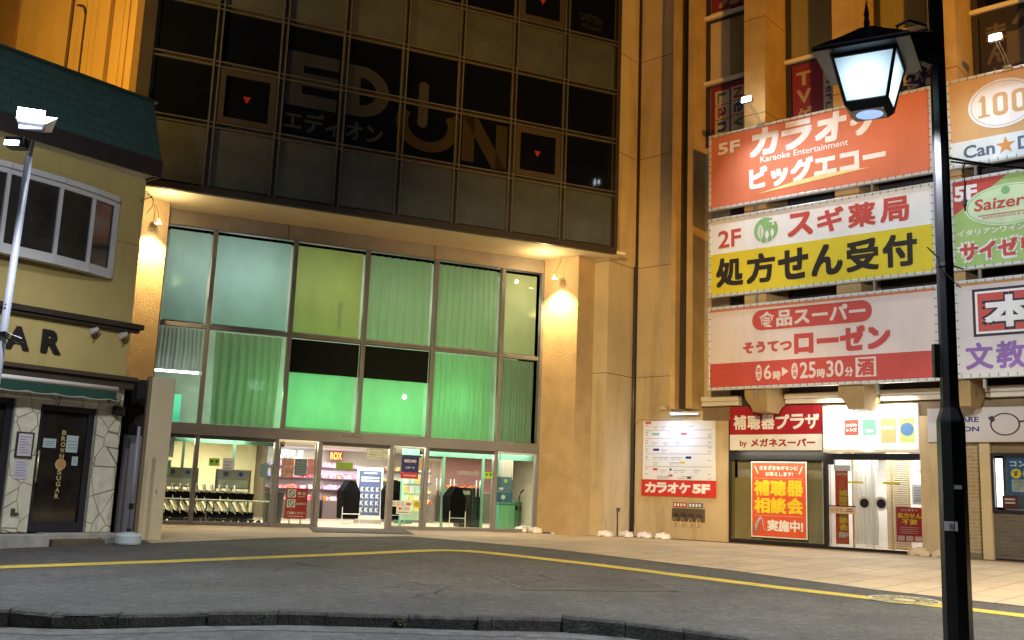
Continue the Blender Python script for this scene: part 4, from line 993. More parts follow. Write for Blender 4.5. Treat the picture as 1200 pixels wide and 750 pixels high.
t = at2('small_wall_lamp', 'small grey outlet box on the stepped wall right of the entrance pillar', 'outlet box', -3.55, -1.36, 1.35)
MB().box(0, .1, -.05, .0, 0, .14).build('case', M('grey_case', (.4, .38, .35), .5), t, bevel=.01)
t = at2('wall_tap', 'upright standpipe with a tap against the stepped wall', 'standpipe', -3.19, -.7, 0)
m = MB(); m.tube([(0, 0, 0), (0, 0, .72)], .018, 8); m.build('pipe', M('dark_grey_pipe'), t); MB().box(-.03, .07, -.03, .03, .70, .80).build('tap', M('brown_steel'), t, bevel=.01)

# plastic banner weights
def weight(O, label, rz, s=1.0, mat=white, grp='plastic banner weights along the walls'):
    t = thing('banner_weight', label, 'banner weight', O, rz, grp); L, D, Hh = .44 * s, .32 * s, .165 * s
    rings = [[(x * L / 2 * f, y_ * D / 2 * f, z * Hh) for x, y_ in ((-1, -.6), (-.7, -1), (.7, -1), (1, -.6), (1, .6), (.7, 1), (-.7, 1), (-1, .6))] for z, f in ((.0, .96), (.12, 1), (.42, .98), (.7, .80), (.95, .48), (1, .40))]
    MB().loft(rings).build('body', mat, t, bevel=.012, smooth=False)
    MB().tube([(0, 0, Hh * .9), (0, 0, Hh * 1.12)], .05 * s, 10).build('cap', mat, t)
    MB().box(-.16 * s, -.13 * s, -D * .40, D * .40, Hh * .5, Hh * .93).box(.13 * s, .16 * s, -D * .40, D * .40, Hh * .5, Hh * .93).build('rib', mat, t, bevel=.008)
    MB().box(-.05 * s, .05 * s, -D / 2 - .004, -D / 2 + .02, 0, Hh * .22).build('notch', M('notch_grey', (.22, .21, .20), .7), t)
wp = M('weight_white', (.70, .68, .66), .5, .1, 4)
for x, y_, lb, rz in ((W(O2, A2, -5.32, -2.42, 0).x, W(O2, A2, -5.32, -2.42, 0).y, 'white plastic banner weight at the glass edge, left of the pair by the stucco pillar', .2), (W(O2, A2, -4.80, -2.44, 0).x, W(O2, A2, -4.80, -2.44, 0).y, 'white plastic banner weight with a strap, right of the pair by the stucco pillar', -.3), (2.80, 28.45, 'lone white plastic banner weight at the foot of the stepped wall', .1), (3.42, 28.75, 'white plastic banner weight against the wall corner, leftmost of the row of three', -.2), (3.92, 28.62, 'white plastic banner weight in the middle of the row of three', .15), (4.38, 28.3, 'white plastic banner weight at the right end of the row of three', -.1)):
    weight((x, y_, .01), lb, A2 + rz, .95, wp)
bw = M('weight_beige', (.58, .46, .30), .6, .12, 4)
weight(W(O2, A2, 5.15, -.32, .0), 'beige banner weight at the right edge of the glass doors', A2 + .1, 1.15, bw); weight(W(O2, A2, 5.72, -.40, -.01), 'beige banner weight half hidden behind the lantern post', A2 - .1, 1.15, bw)
t = thing('strap', 'short dark strap with a white end lying beside the weights', 'strap', W(O2, A2, -4.42, -2.4, .012), A2); m = MB(); m.tube([(-.15, 0, .02), (.05, .03, .03), (.2, -.03, .015)], .02, 6); m.build('cord', navyp, t); MB().box(.2, .27, -.05, .01, 0, .05).build('buckle', white, t)
# pipes beside the brick panel
t = at2('pipe_bundle', 'pair of slim dark pipes beside the brick panel behind the lantern post', 'pipes', 5.66, 0, 0)
m = MB(); m.tube([(0, -.03, .2), (0, -.03, 2.55)], .022, 8); m.build('pipe', M('dark_pipe'), t); m = MB(); m.tube([(.08, -.03, .75), (.08, -.03, 2.55)], .015, 8); m.build('pipe', M('dark_grey_pipe'), t); MB().box(-.05, .14, -.07, 0, .62, .74).build('box', M('grey_case'), t)

# ------------------------------------------------------------------ pillar spotlights
def spot(frame, u, n, z, label, outn, aim_u, aim_n):
    t = frame('spotlight', label, 'spotlight', u, n, z, group='warm spotlights on the entrance pillars')
    m = MB(); m.loft([[(r_ * math.cos(a), r_ * math.sin(a) - .02, zz) for a in [2 * math.pi * k / 14 for k in range(14)]] for r_, zz in ((.04, .08), (.06, .04), (.085, -.02), (.09, -.04))], cap=True)
    m.build('hood', M('lamp_hood', (.35, .30, .24), .45), t, smooth=False)
    MB().disc((0, -.02, -.043), .08, axis='z').build('lens', EM('warm_lens', (1, .86, .62), 25), t)
    m = MB(); m.tube([(0, -.02, .1), (.04, outn * .2, .3), (.10, outn * .45, .55), (.06, outn * .5, .68)], .007, 6); m.build('arm', M('dark_pipe'), t)
    return t
spot(at2, -4.32, -2.48, 7.36, 'small warm spotlight shining down the stucco pillar right of the entrance', .3, 0, 0)
lamp('pillar_beam', 'SPOT', W(O2, A2, -4.36, -2.60, 7.22), 900, (1, .70, .30), aim=W(O2, A2, -4.38, -2.25, 5.9), size=.05, angle=105, blend=.75)
lamp('soffit_fill', 'POINT', W(O2, A2, -4.36, -2.95, 7.5), 42, (1, .78, .42), size=.05)  # bare point light added to brighten the soffit
t = thing('spotlight', 'small warm spotlight shining down the pillar beside the bar roof', 'spotlight', W(K, A2, .30, .36, 7.36), A2, 'warm spotlights on the entrance pillars')
m = MB(); m.loft([[(r_ * math.cos(a), r_ * math.sin(a), zz) for a in [2 * math.pi * k / 14 for k in range(14)]] for r_, zz in ((.04, .08), (.06, .04), (.085, -.02), (.09, -.04))]); m.build('hood', M('lamp_hood'), t)
MB().disc((0, 0, -.043), .08, axis='z').build('lens', EM('warm_lens'), t)
m = MB(); m.tube([(0, 0, .1), (-.1, .02, .28), (-.2, .0, .45), (-.3, 0, .5)], .007, 6); m.build('arm', M('dark_pipe'), t)
lamp('pillar_beam', 'SPOT', W(K, A2, .42, .36, 7.22), 900, (1, .70, .30), aim=W(K, A2, .05, .36, 5.9), size=.05, angle=105, blend=.75)
lamp('soffit_fill', 'POINT', W(K, A2, .75, .30, 7.5), 42, (1, .78, .42), size=.05)  # second added point light for the soffit, no fixture of its own
# ------------------------------------------------------------------ LANTERN POST
px_, py_ = 4.40, 10.0; pz = gz(py_)
t = thing('lantern_post', 'black street lantern on a stepped square post with a side arm, lit white', 'street lamp', (px_, py_, pz))
def sq(r, z, cx=0, cy=0, rot=45, ch=.22):
    P = []
    for k in range(4):
        for d in (-1, 1):
            a = R(rot + 90 * k); b = R(rot + 90 * k + d * 90)
            P.append((cx + r * (math.cos(a) + ch * (math.cos(b))), cy + r * (math.sin(a) + ch * math.sin(b)), z))
    return P
def oct_(r, z, cx=0, cy=0, rot=0):
    return [(cx + r * math.cos(R(22.5 + 45 * k + rot)), cy + r * math.sin(R(22.5 + 45 * k + rot)), z) for k in range(8)]
postp = M('gloss_black_post', (.006, .006, .008), .30, .4, 6)
MB().loft([oct_(.135, 0), oct_(.132, 2.28), oct_(.128, 2.30)]).build('base_column', postp, t)
MB().loft([oct_(.128, 2.302), oct_(.092, 2.42), oct_(.086, 2.5), oct_(.074, 6.9)]).build('upper_column', postp, t)
ps = M('post_sticker', (.42, .42, .42), .6)
ang = -24.0
Mx = Matrix.Rotation(R(-24), 4, 'Z')
m = MB(); m.box(-.09, .03, -.132, -.128, 1.22, 1.31, Mx); st_ = m.build('sticker', ps, t); m = MB(); m.box(-.045, -.005, -.136, -.133, 1.24, 1.29, Mx); m.build('sticker_mark', greyp, st_)
m = MB(); m.box(.01, .08, -.131, -.128, 1.62, 1.66, Mx); m.build('sticker', M('sticker_grey', (.2, .2, .2), .6), t)
lx, ly = -.74, -.02
m = MB(); m.loft([[(-.03, -.05, 6.02), (-.03, .05, 6.02), (-.03, .05, 6.42), (-.03, -.05, 6.42)], [(-.38, -.04, 6.14), (-.38, .04, 6.14), (-.38, .04, 6.40), (-.38, -.04, 6.40)], [(lx - .02, -.035, 6.26), (lx - .02, .035, 6.26), (lx - .02, .035, 6.36), (lx - .02, -.035, 6.36)]])
m.build('arm', postp, t, bevel=.006)
m = MB(); m.tube([(-.1, 0, 6.5), (-.3, 0, 6.55), (-.42, 0, 6.48), (-.40, 0, 6.38), (-.3, 0, 6.4)], .018, 8); m.tube([(-.08, 0, 5.95), (-.16, 0, 5.88), (-.2, 0, 5.98)], .015, 8); m.build('scroll', postp, t)
m = MB(); m.loft([[(lx + r_ * math.cos(2 * math.pi * k / 10), r_ * math.sin(2 * math.pi * k / 10), z) for k in range(10)] for r_, z in ((.05, 6.30), (.055, 6.38), (.025, 6.42), (.035, 6.50), (.022, 6.56), (.03, 6.60), (.004, 6.76))])
m.build('finial', postp, t)
ly0 = -29
def sqr(h, z, rot=ly0):
    return [(lx + h * math.sqrt(2) * math.cos(R(45 + 90 * k + rot)), ly + h * math.sqrt(2) * math.sin(R(45 + 90 * k + rot)), z) for k in range(4)]
LZ = .17
lan = MB().loft([sqr(.475, 6.050), sqr(.485, 6.080), sqr(.475, 6.105), sqr(.20, 6.310), sqr(.07, 6.420)]).build('lantern_roof', postp, t)
MB().loft([sqr(.455, 6.049), sqr(.33, 6.050)], cap=False).build('roof_soffit', M('soffit_grey', (.022, .025, .035), .4), lan)
T0, T1 = .315, .205; Z0, Z1 = 6.03, 5.55
A_, B_ = sqr(T0, Z0), sqr(T1, Z1)
gl = FABRIC('lantern_glass', (.70, .84, .98), .9)
for k in range(4):
    j = (k + 1) % 4
    MB().loft([[A_[k], A_[j]], [B_[k], B_[j]]], cap=False, close=False).build('glass_panel', gl, t)
m = MB()
for k in range(4):
    m.tube([Vector(A_[k]) + Vector((0, 0, .03)), B_[k]], .020, 6)
    for P in (A_, B_): m.tube([P[k], P[(k + 1) % 4]], .020, 6)
m.build('lantern_frame', postp, t)
bp = MB().loft([sqr(T1 + .015, Z1 - .02), sqr(T1 - .045, Z1 - .085)], cap=False).build('bottom_skirt', postp, t)
q = sqr(T1 - .045, Z1 - .086); m = MB(); cx, cy = lx, ly; N = 32; r_ = .135
outer = []
for k in range(N):
    a = 2 * math.pi * k / N; h = (T1 - .045); aa = a - R(ly0); s_ = h / max(abs(math.cos(aa)), abs(math.sin(aa))); outer.append((cx + s_ * math.cos(a), cy + s_ * math.sin(a), Z1 - .086))
inner = [(cx + r_ * math.cos(2 * math.pi * k / N), cy + r_ * math.sin(2 * math.pi * k / N), Z1 - .086) for k in range(N)]
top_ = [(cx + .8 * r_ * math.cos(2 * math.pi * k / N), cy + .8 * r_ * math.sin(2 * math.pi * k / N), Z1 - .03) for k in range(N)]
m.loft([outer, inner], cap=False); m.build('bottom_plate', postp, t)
m = MB(); m.loft([inner, top_], cap=False); m.face(top_); m.build('reflector', EM('lantern_reflector', (.42, .60, 1.0), .95, base=(.02, .02, .02)), t)  # bulb light on the reflector is painted as its own glow
lamp('billboard_fill', 'SPOT', (px_ + lx + .35, py_ + ly + .42, pz + 5.72), 3700, (.86, .93, 1), aim=(9.6, 23.6, 6.6), size=.2, angle=40, blend=.6)  # extra spot added beside the lantern to brighten the billboards
lamp('lantern_inner_bulb', 'POINT', (px_ + lx, py_ + ly, pz + 5.80), 9, (.80, .91, 1), size=.10)
lamp('lantern_bulb', 'SPOT', (px_ + lx, py_ + ly, pz + 5.34), 1500, (.90, .95, 1), aim=(px_ + lx, py_ + ly, -1), size=.14, angle=162, blend=.25)
# loose cables tied to the post
t = thing('hanging_cable', 'black cables tied to the lantern post and running off to the right', 'cable', (px_, py_, pz))
m = MB(); m.tube([(.07, -.03, 5.02), (.3, -.02, 4.99), (.6, 0, 4.965), (1.2, 0, 4.93), (3, .1, 4.85)], .013, 6); m.tube([(.09, -.03, 4.98), (.5, -.02, 4.95), (.9, .02, 4.955), (1.8, .05, 4.90)], .010, 6)
m.tube([(.24, -.03, 4.98), (.20, -.05, 4.90), (.22, -.05, 4.75), (.20, -.06, 4.6), (.21, -.05, 4.45)], .009, 6); m.build('cable', blackm, t)
MB().tube([(.20, -.06, 4.5), (.205, -.06, 4.57)], .022, 8).build('knot', blackm, t)
t = thing('cable_ties', 'black cable ties round the middle of the lantern post', 'cable tie', (px_, py_, pz))
m = MB(); m.loft([oct_(.088, 3.86), oct_(.088, 3.90)], cap=False); m.tube([(-.08, -.03, 3.95), (-.2, -.06, 4.05)], .007, 5); m.tube([(.07, -.05, 3.86), (.16, -.07, 3.83)], .008, 5); m.tube([(-.05, -.07, 3.8), (.1, -.12, 3.62)], .006, 5); m.build('tie', blackm, t)
t = thing('black_bracket', 'flat black bracket on the left side of the lantern post', 'bracket', (px_, py_, pz)); MB().box(-.155, -.09, -.03, .03, 2.72, 3.06).build('plate', blackm, t, bevel=.006)

# ------------------------------------------------------------------ LED POLE by the bar
t = thing('led_street_lamp', 'slim pale steel pole with two white LED heads in front of the bar', 'street lamp', (-6.28, 12.4, gz(12.4) - .36), 0)
m = MB(); m.tube([(-.12, 0, 0), (-.06, 0, 2.5), (0, 0, 5.72)], .055, 14, .044); m.build('pole', M('pole_white', (.20, .21, .25), .45, .08, 3), t, smooth=True)
m = MB(); m.tube([(0, 0, 5.70), (.02, 0, 5.95)], .035, 10); m.build('neck', alu, t)
h = MB().loft([[(-.13, -.10, 6.06), (.20, -.10, 6.02), (.20, .12, 6.10), (-.13, .12, 6.14)], [(-.15, -.14, 6.17), (.23, -.14, 6.13), (.23, .16, 6.32), (-.15, .16, 6.36)]]).build('lamp_head', alu_lt, t, bevel=.01)
m = MB(); m.loft([[(-.14, -.16, 6.175), (.22, -.16, 6.135), (.22, -.16, 6.29), (-.14, -.16, 6.33)], [(-.12, -.17, 6.19), (.20, -.17, 6.15), (.20, -.17, 6.275), (-.12, -.17, 6.315)]]); m.build('lamp_face', EM('led_cool', (.80, .86, 1), 30), t)
MB().box(-.12, .18, -.12, -.112, 6.06, 6.13).build('lower_lens', EM('led_dim', (.55, .65, 1), 1.6), t)
h2 = MB().box(-.30, -.03, -.10, .12, 5.83, 5.96).build('lamp_head', blackm, t, bevel=.02); MB().box(-.28, -.10, -.108, -.102, 5.84, 5.90).build('lamp_face', EM('led_cool'), h2)
m = MB(); m.tube([(-.035, -.04, 3.42), (.02, -.08, 3.44), (.10, -.07, 3.40), (.22, -.05, 3.36), (.24, -.04, 3.31), (.17, -.04, 3.30), (.0, -.05, 3.37)], .010, 6); m.build('wire_loop', blackm, t)
m = MB(); m.tube([(-.03, 0, 3.38), (-.03, 0, 3.44)], .064, 12); m.build('strap', blackm, t)
MB().disc((-.03, -.06, 3.78), .016).build('bolt', alu, t)
lamp('led_beam', 'SPOT', (-5.75, 11.6, gz(12.4) + 5.72), 1500, (.86, .92, 1), aim=(-3.6, 9.6, 0), size=.10, angle=136, blend=.6)
lamp('led_back_beam', 'SPOT', (-6.75, 13.3, gz(12.4) + 5.3), 480, (.96, .97, 1), aim=(-8.8, 17.3, .5), size=.08, angle=105, blend=.8)
lamp('bar_roof_fill', 'POINT', (-6.0, 12.7, gz(12.4) + 6.5), 330, (.86, .92, 1), size=.08)  # point light added above the heads to lift bar roof and wall

# ------------------------------------------------------------------ things on and by the bar
t = atb('awning', 'retracted dark green awning with a scalloped valance and a white roller over the bar doors', 'awning', 0, 0, 0)
MB().tube([(-6, -.33, 2.68), (-.33, -.33, 2.68)], .045, 12).build('roller', white, t, smooth=True)
rows = []
for z in range(4):
    rows.append([(-6 + 5.66 * i / 340, -.35, [2.635, 2.57, 2.53, 0][z] if z < 3 else 2.49 - .028 * abs(math.sin(i * math.pi / 30))) for i in range(341)])
m = MB(); m.loft(rows, cap=False, close=False); m.build('valance', M('dark_green_cloth', (.012, .055, .038), .8, .15), t)
m = MB(); rows = [[(-6 + 5.66 * i / 340, -.351, 2.492 - .028 * abs(math.sin(i * math.pi / 30)) - dz) for i in range(341)] for dz in (0, .012)]; m.loft(rows, cap=False, close=False); m.build('piping', M('pale_piping', (.4, .4, .32), .8), t)
m = MB(); m.tube([(-.36, -.33, 2.68), (-.30, -.1, 2.6), (-.28, -.0, 2.45)], .018, 6); m.box(-.36, -.28, -.38, -.02, 2.50, 2.62); m.build('end_bracket', M('grey_jamb'), t)
t = atb('framed_menu', 'white menu sheet in a dark wooden frame on the stone beside the bar door', 'framed menu', -1.92, -.03, 1.36)
MB().box(0, .30, 0, .03, 0, .44).build('frame', dkw, t); MB().box(.03, .27, -.004, -.0005, .03, .41).build('sheet', M('menu_sheet', (.52, .50, .56), .6), t)
m = MB(); [m.box(.06, .24 - .04 * (k % 3), -.007, -.005, .08 + k * .045, .09 + k * .045) for k in range(7)]; m.build('small_print', greyp, t)
t = atb('pinned_notice', 'bare paper notice on the stone below the framed menu', 'notice', -1.90, -.012, 1.0)
MB().box(0, .24, 0, .01, 0, .32).build('sheet', M('menu_sheet'), t); m = MB(); [m.box(.03, .21 - .03 * (k % 2), -.004, -.002, .05 + k * .045, .058 + k * .045) for k in range(6)]; m.build('small_print', greyp, t)
for nm, lb, u, z, ww, hh in (('door_card', 'small pale card on the left of the bar door glass', -1.40, 1.56, .23, .16), ('door_sheet', 'blue-white sheet on the right of the bar door glass', -.98, 1.50, .22, .30), ('door_card', 'tiny white card low on the right of the bar door glass', -.84, 1.27, .11, .16)):
    t = atb(nm, lb, 'notice', u, .07, z); MB().box(0, ww, 0, .006, 0, hh).build('sheet', M('blue_white_sheet', (.40, .50, .50), .6), t)
    m = MB(); [m.box(.03, ww - .03, -.003, -.001, hh * (.25 + .2 * k), hh * (.25 + .2 * k) + .008) for k in range(3)]; m.build('small_print', greyp, t)
t = atb('window_poster', 'pale blue poster in the left bar doorway at the photo edge', 'poster', -2.62, .07, 1.15)
MB().box(0, .4, 0, .006, 0, .72).build('sheet', M('pale_blue_sheet', (.36, .48, .58), .5), t); MB().box(.1, .38, -.003, -.001, .03, .24).build('blue_block', M('blue_block', (.06, .14, .5), .5), t)
t = atb('wall_speaker', 'small black outdoor speaker on the stone right of the bar door', 'speaker', -.22, -.14, 2.22)
MB().box(0, .20, 0, .13, 0, .17).build('cabinet', blackm, t, bevel=.02); m = MB(); m.tube([(.1, .1, .17), (.06, .12, .3), (.13, .12, .4)], .007, 5); m.build('wire', blackm, t)
for k, (u, lb) in enumerate(((-.78, 'white sign spotlight on the bar name band, left of the pair'), (-.20, 'white sign spotlight at the end of the bar name band, right of the pair'))):
    t = atb('sign_spotlight', lb, 'spotlight', u, -.02, 3.70)
    m = MB(); m.tube([(.0, 0, .02), (0, -.12, .05)], .012, 6); m.box(-.04, .04, -.01, .02, -.03, .08); m.build('bracket', alu_lt, t)
    m = MB(); m.tube([(.03, -.13, .06), (-.10, -.16, -.02)], .035, 10, .05); m.build('head', alu_lt, t)
    m = MB(); m.tube([(.0, -.01, -.02), (.06, -.02, -.12), (.02, -.02, -.2)], .006, 5); m.build('wire', blackm, t)
t = atb('roof_wire', 'loose thin wires sticking out at the bar corner under the eaves', 'wire', 0, 0, 0); m = MB(); m.tube([(-.02, -.03, 6.55), (.1, -.1, 6.5), (-.15, -.12, 6.35)], .008, 5); m.tube([(.0, -.03, 6.6), (.14, -.08, 6.45), (.12, -.1, 6.3), (.02, -.1, 6.15)], .008, 5); m.build('strand', blackm, t)
t = atb('stain_bracket', 'small rusty bracket low on the stone left of the bar door', 'bracket', -1.86, -.03, .38); MB().box(0, .06, 0, .04, 0, .12).box(.06, .12, .0, .03, 0, .05).build('plate', M('rust', (.06, .05, .03), .8), t)
# tan pylon, grey gate and banner pole in the gap
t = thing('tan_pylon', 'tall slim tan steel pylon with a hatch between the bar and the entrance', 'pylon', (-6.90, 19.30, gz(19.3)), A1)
MB().box(.03, .46, 0, .55, 0, 3.08).build('body', M('tan_steel', (.56, .46, .28), .55, .08, 1, dirt_sag=.2), t, bevel=.012); MB().box(-.03, .028, -.01, .5, 0, 3.09).build('shaded_edge', M('shaded_tan', (.16, .12, .07), .6), t)  # shaded side of the pylon built as a darker strip
h = MB().box(.07, .33, -.006, .0, .55, 1.25).build('hatch', M('tan_steel'), t, bevel=.003); MB().box(.29, .31, -.02, -.006, .88, .94).build('hatch_lock', alu, h)
t = thing('grey_gate', 'grey metal gate panel in the dark gap beside the bar', 'gate', (-7.42, 19.6, gz(19.6)), A1); MB().box(0, .42, 0, .03, .05, 1.95).build('panel', M('grey_gate_paint', (.24, .22, .23), .5, .2, 2, stretch=(4, 1, .5)), t); MB().box(.0, .03, -.02, 0, .05, 1.97).box(.39, .42, -.02, 0, .05, 1.97).build('frame', alu, t)
MB().box(-.25, .72, .10, .14, 0, 3.05).build('gap_backdrop', M('gap_backdrop_black', (.012, .010, .008), .8), t)  # near-black sheet added behind the gate to make the gap dark
t = thing('banner_pole', 'white banner pole standing in a round grey weight by the bar corner', 'banner pole', (-6.72, 18.45, gz(18.45)), 0)
MB().tube([(0, 0, .2), (0, 0, 2.1)], .028, 10).build('pole', M('pole_white'), t, smooth=True)
m = MB(); m.loft([[(r_ * math.cos(2 * math.pi * k / 20), r_ * math.sin(2 * math.pi * k / 20), z) for k in range(20)] for r_, z in ((.22, 0), (.23, .03), (.23, .15), (.20, .19), (.05, .22))]); m.build('weight', M('weight_bluegrey', (.42, .48, .50), .5, .1), t, bevel=.006)
MB().box(-.03, .05, -.05, .05, .62, .72).build('clip', blackm, t); MB().tube([(0, 0, .18), (0, 0, .27)], .045, 10).build('collar', blackm, t)

# ------------------------------------------------------------------ on the ground
m = MB(); ring = []
t = thing('manhole_cover', 'round worn manhole cover set in the asphalt beside the yellow line', 'manhole cover', (5.68, 14.6, gz(14.6) + .006), 0); t.rotation_euler = (math.atan(SL), 0, 0)
MB().disc((0, 0, .0), .50, axis='z', seg=40).build('rim', M('manhole_dark', (.07, .065, .05), .6, .3, 8), t)
m = MB(); [m.disc((0, 0, .005), r1, axis='z', seg=40, r_in=r0) for r0, r1 in ((.44, .495), (.34, .36), (.22, .24))]
for k in range(24):
    a = 2 * math.pi * k / 24; m.face([(r_ * math.cos(a + d), r_ * math.sin(a + d), .005) for r_, d in ((.25, -.05), (.33, -.05), (.33, .05), (.25, .05))])
    if k % 2: m.face([(r_ * math.cos(a + d), r_ * math.sin(a + d), .005) for r_, d in ((.37, -.08), (.43, -.08), (.43, .08), (.37, .08))])
m.disc((0, 0, .005), .15, axis='z', seg=20); m.build('raised_pattern', M('manhole_pale', (.42, .38, .22), .6, .3, 8), t)
t = at1('doormat', 'flat grey doormat in front of the open entrance', 'doormat', -.9, -1.75, 0); t.location.z = .010
m = MB(); m.loft([[(0, 1.63, 0), (2.6, 1.63, 0), (2.0, -1.15, 0), (-.5, -1.15, 0)], [(.02, 1.61, .018), (2.57, 1.61, .018), (1.97, -1.12, .018), (-.47, -1.12, .018)]]); m.build('mat', M('mat_grey', (.085, .088, .09), .9, .15, 3, .5, 150), t)
gm = M('weed_green', (.07, .11, .03), .7, .3, 9)
for x, lb in ((-2.55, 'small weed in the kerb joint, left of the two'), (-1.1, 'small weed in the kerb joint, right of the two')):
    t = thing('weed', lb, 'weed', (x, ky(x) - .05, gz(ky(x)) - .12)); m = MB()
    for k in range(16):
        a = random.uniform(0, 6.28); r_ = random.uniform(.03, .08); z = random.uniform(.03, .10); d = Vector((math.cos(a), math.sin(a), 0)) * r_; s_ = Vector((-math.sin(a), math.cos(a), 0)) * .012
        m.face([Vector((0, 0, 0)), d * .6 + s_ + Vector((0, 0, z)), d + Vector((0, 0, z * .8)), d * .6 - s_ + Vector((0, 0, z))])
    m.build('leaf', gm, t, recalc=False)

# ------------------------------------------------------------------ INSIDE THE ENTRANCE
gf = M('green_tint_frame', (.16, .36, .26), .4); 
t = at1('glass_lobby', 'inner lobby screen of green-tinted glass with pale rails behind the left doors', 'glass screen', -5.0, 2.2, 0)
m = MB()
for x in (0, 1.0, 2.35, 3.55): m.box(x, x + .07, 0, .07, 0, 2.3)
m.box(.07, 3.55, .0, .07, 2.14, 2.30); m.build('frame', gf, t)
MB().box(.07, 1.0, .03, .04, 0, 2.14).build('pane', greenglass, t); MB().box(1.07, 3.55, .03, .04, 0, 2.14).build('pane', greenglass, t)
t = at1('glass_lobby', 'inner lobby screen with green frames and tall pull handles behind the right doors', 'glass screen', 2.4, 2.6, 0)
m = MB()
for x in (.0, 1.3, 2.6, 3.15, 4.4): m.box(x, x + .07, 0, .07, 0, 2.3)
m.box(.07, 1.3, 0, .07, 2.12, 2.3).box(1.37, 2.6, 0, .07, 2.12, 2.3).box(2.67, 4.4, 0, .07, 2.12, 2.3); m.build('frame', gf, t)
MB().box(.07, 4.4, .03, .04, 0, 2.12).build('pane', greenglass, t)
m = MB()
for x in (1.1, 1.55, 2.4): m.tube([(x, -.05, .95), (x, -.05, 1.45)], .018, 8); m.tube([(x + .12, -.05, .95), (x + .12, -.05, 1.45)], .018, 8)
m.build('pull_handle', alu_lt, t, smooth=True)
# carts nested in a row
def cart():
    t = at1('shopping_cart', 'x', 'shopping cart', 0, 0, 0, group='shopping carts nested in the lobby')
    cb = M('cart_black', (.008, .009, .010), .8, spec=.1); ch = M('cart_chrome', (.62, .56, .46), .3, metal=.6)
    m = MB(); m.loft([[(-.10, -.24, .56), (.30, -.22, .60), (.30, .22, .60), (-.10, .24, .56)], [(-.14, -.27, .86), (.34, -.25, .80), (.34, .25, .80), (-.14, .27, .86)]], cap=False); m.build('basket', cb, t)
    m = MB(); m.loft([[(-.05, -.22, .14), (.34, -.2, .14), (.34, .2, .14), (-.05, .22, .14)], [(-.06, -.23, .32), (.36, -.21, .30), (.36, .21, .30), (-.06, .23, .32)]], cap=False); m.build('lower_basket', cb, t)
    m = MB()
    for s in (-1, 1): m.tube([(-.2, s * .25, 1.0), (-.12, s * .30, .62), (.10, s * .30, .26)], .020, 6); m.tube([(.06, s * .30, .60), (.22, s * .30, .30)], .016, 6)
    m.tube([(-.2, -.25, 1.0), (-.2, .25, 1.0)], .018, 6); m.tube([(-.14, -.28, .865), (.34, -.26, .805)], .010, 6)
    m.build('frame', ch, t)
    m = MB()
    for s in (-1, 1): m.tube([(.06, s * .24, .34), (.02, s * .24, .12), (.4, s * .2, .10)], .014, 6)
    m.build('chassis', cb, t)
    m = MB()
    for x, y_ in ((.05, -.22), (.05, .22), (.5, -.2), (.5, .2)): m.tube([(x, y_ - .015, .06), (x, y_ + .015, .06)], .055, 10)
    m.build('wheel', blackm, t); return t
lc = ['nearest the left edge of the glass', 'second from the left', 'third from the left', 'fourth from the left, under the first mullion', 'fifth from the left', 'sixth from the left', 'seventh from the left', 'eighth from the left', 'ninth from the left', 'tenth from the left', 'eleventh from the left', 'last on the right of the row']
c0 = cart()
for k, s in enumerate(lc):
    c = c0 if k == 0 else copy_tree(c0)
    c.location = W(O1, A1, -4.65 + k * .20, 1.35 + .02 * (k % 3), .006); c.rotation_euler = (0, 0, A1 + R(-12)); c['label'] = 'nested shopping cart in the lobby, ' + s
for u, lb in ((-4.45, 'grey notice board on the cart rail behind the left pane'), (-3.05, 'grey notice board on the cart rail behind the second pane')):
    t = at1('cart_board', lb, 'notice board', u, 1.9, .92)
    MB().box(0, .85, 0, .03, 0, .52).build('board', M('board_grey', (.30, .32, .28), .6), t); MB().box(.03, .82, -.006, -.001, .03, .24).build('pale_sheet', M('board_pale', (.48, .52, .42), .6), t)
    MB().disc((.22, -.006, .40), .07, seg=16).build('icon', M('icon_dark', (.08, .1, .14), .6), t); MB().disc((.62, -.006, .40), .06, seg=16).build('icon', bluep, t)
    MB().box(-.05, 0, 0, .04, -.9, .52).box(.85, .9, 0, .04, -.9, .52).build('stand', alu, t)
t = at1('cart_rail', 'pale horizontal rail in front of the nested carts', 'rail', -5.0, .85, 0); m = MB(); m.tube([(0, 0, .62), (3.2, 0, .62)], .022, 8); m.build('bar', M('rail_pale', (.62, .66, .55), .4), t); m = MB(); [m.tube([(x, 0, 0), (x, 0, .62)], .02, 8) for x in (.1, 1.6, 3.1)]; m.build('post', alu, t)
# black covered trolleys
def trolley(u, n, label, s=1.0):
    t = at1('covered_trolley', label, 'covered trolley', u, n, .006, R(8), 'black covered trolleys in the entrance')
    m = MB(); m.loft([[(-.25 * s, -.26, .16), (.25 * s, -.26, .16), (.25 * s, .26, .16), (-.25 * s, .26, .16)], [(-.28 * s, -.26, .98 * s), (.28 * s, -.26, .92 * s), (.28 * s, .26, .92 * s), (-.28 * s, .26, .98 * s)], [(-.06, -.2, 1.30 * s), (.14, -.2, 1.26 * s), (.14, .2, 1.26 * s), (-.06, .2, 1.30 * s)]]); m.build('cover', blackmat, t, bevel=.02)
    m = MB()
    for x in (-.28, .28): m.tube([(x * s, -.27, 0), (x * s, -.27, .5)], .012, 6)
    m.tube([(-.28 * s, -.28, .30), (.28 * s, -.28, .30)], .012, 6); m.build('frame', alu_lt, t)
trolley(1.02, 3.4, 'black covered trolley left of the information stand'); trolley(2.40, 3.4, 'black covered trolley behind the right sliding door', 1.05); trolley(3.92, 2.1, 'black covered trolley behind the tall pull handles', .95)
t = at1('prohibition_sign', 'red no smoking and no dogs sign standing inside the glass', 'sign', -1.42, .55, .20)
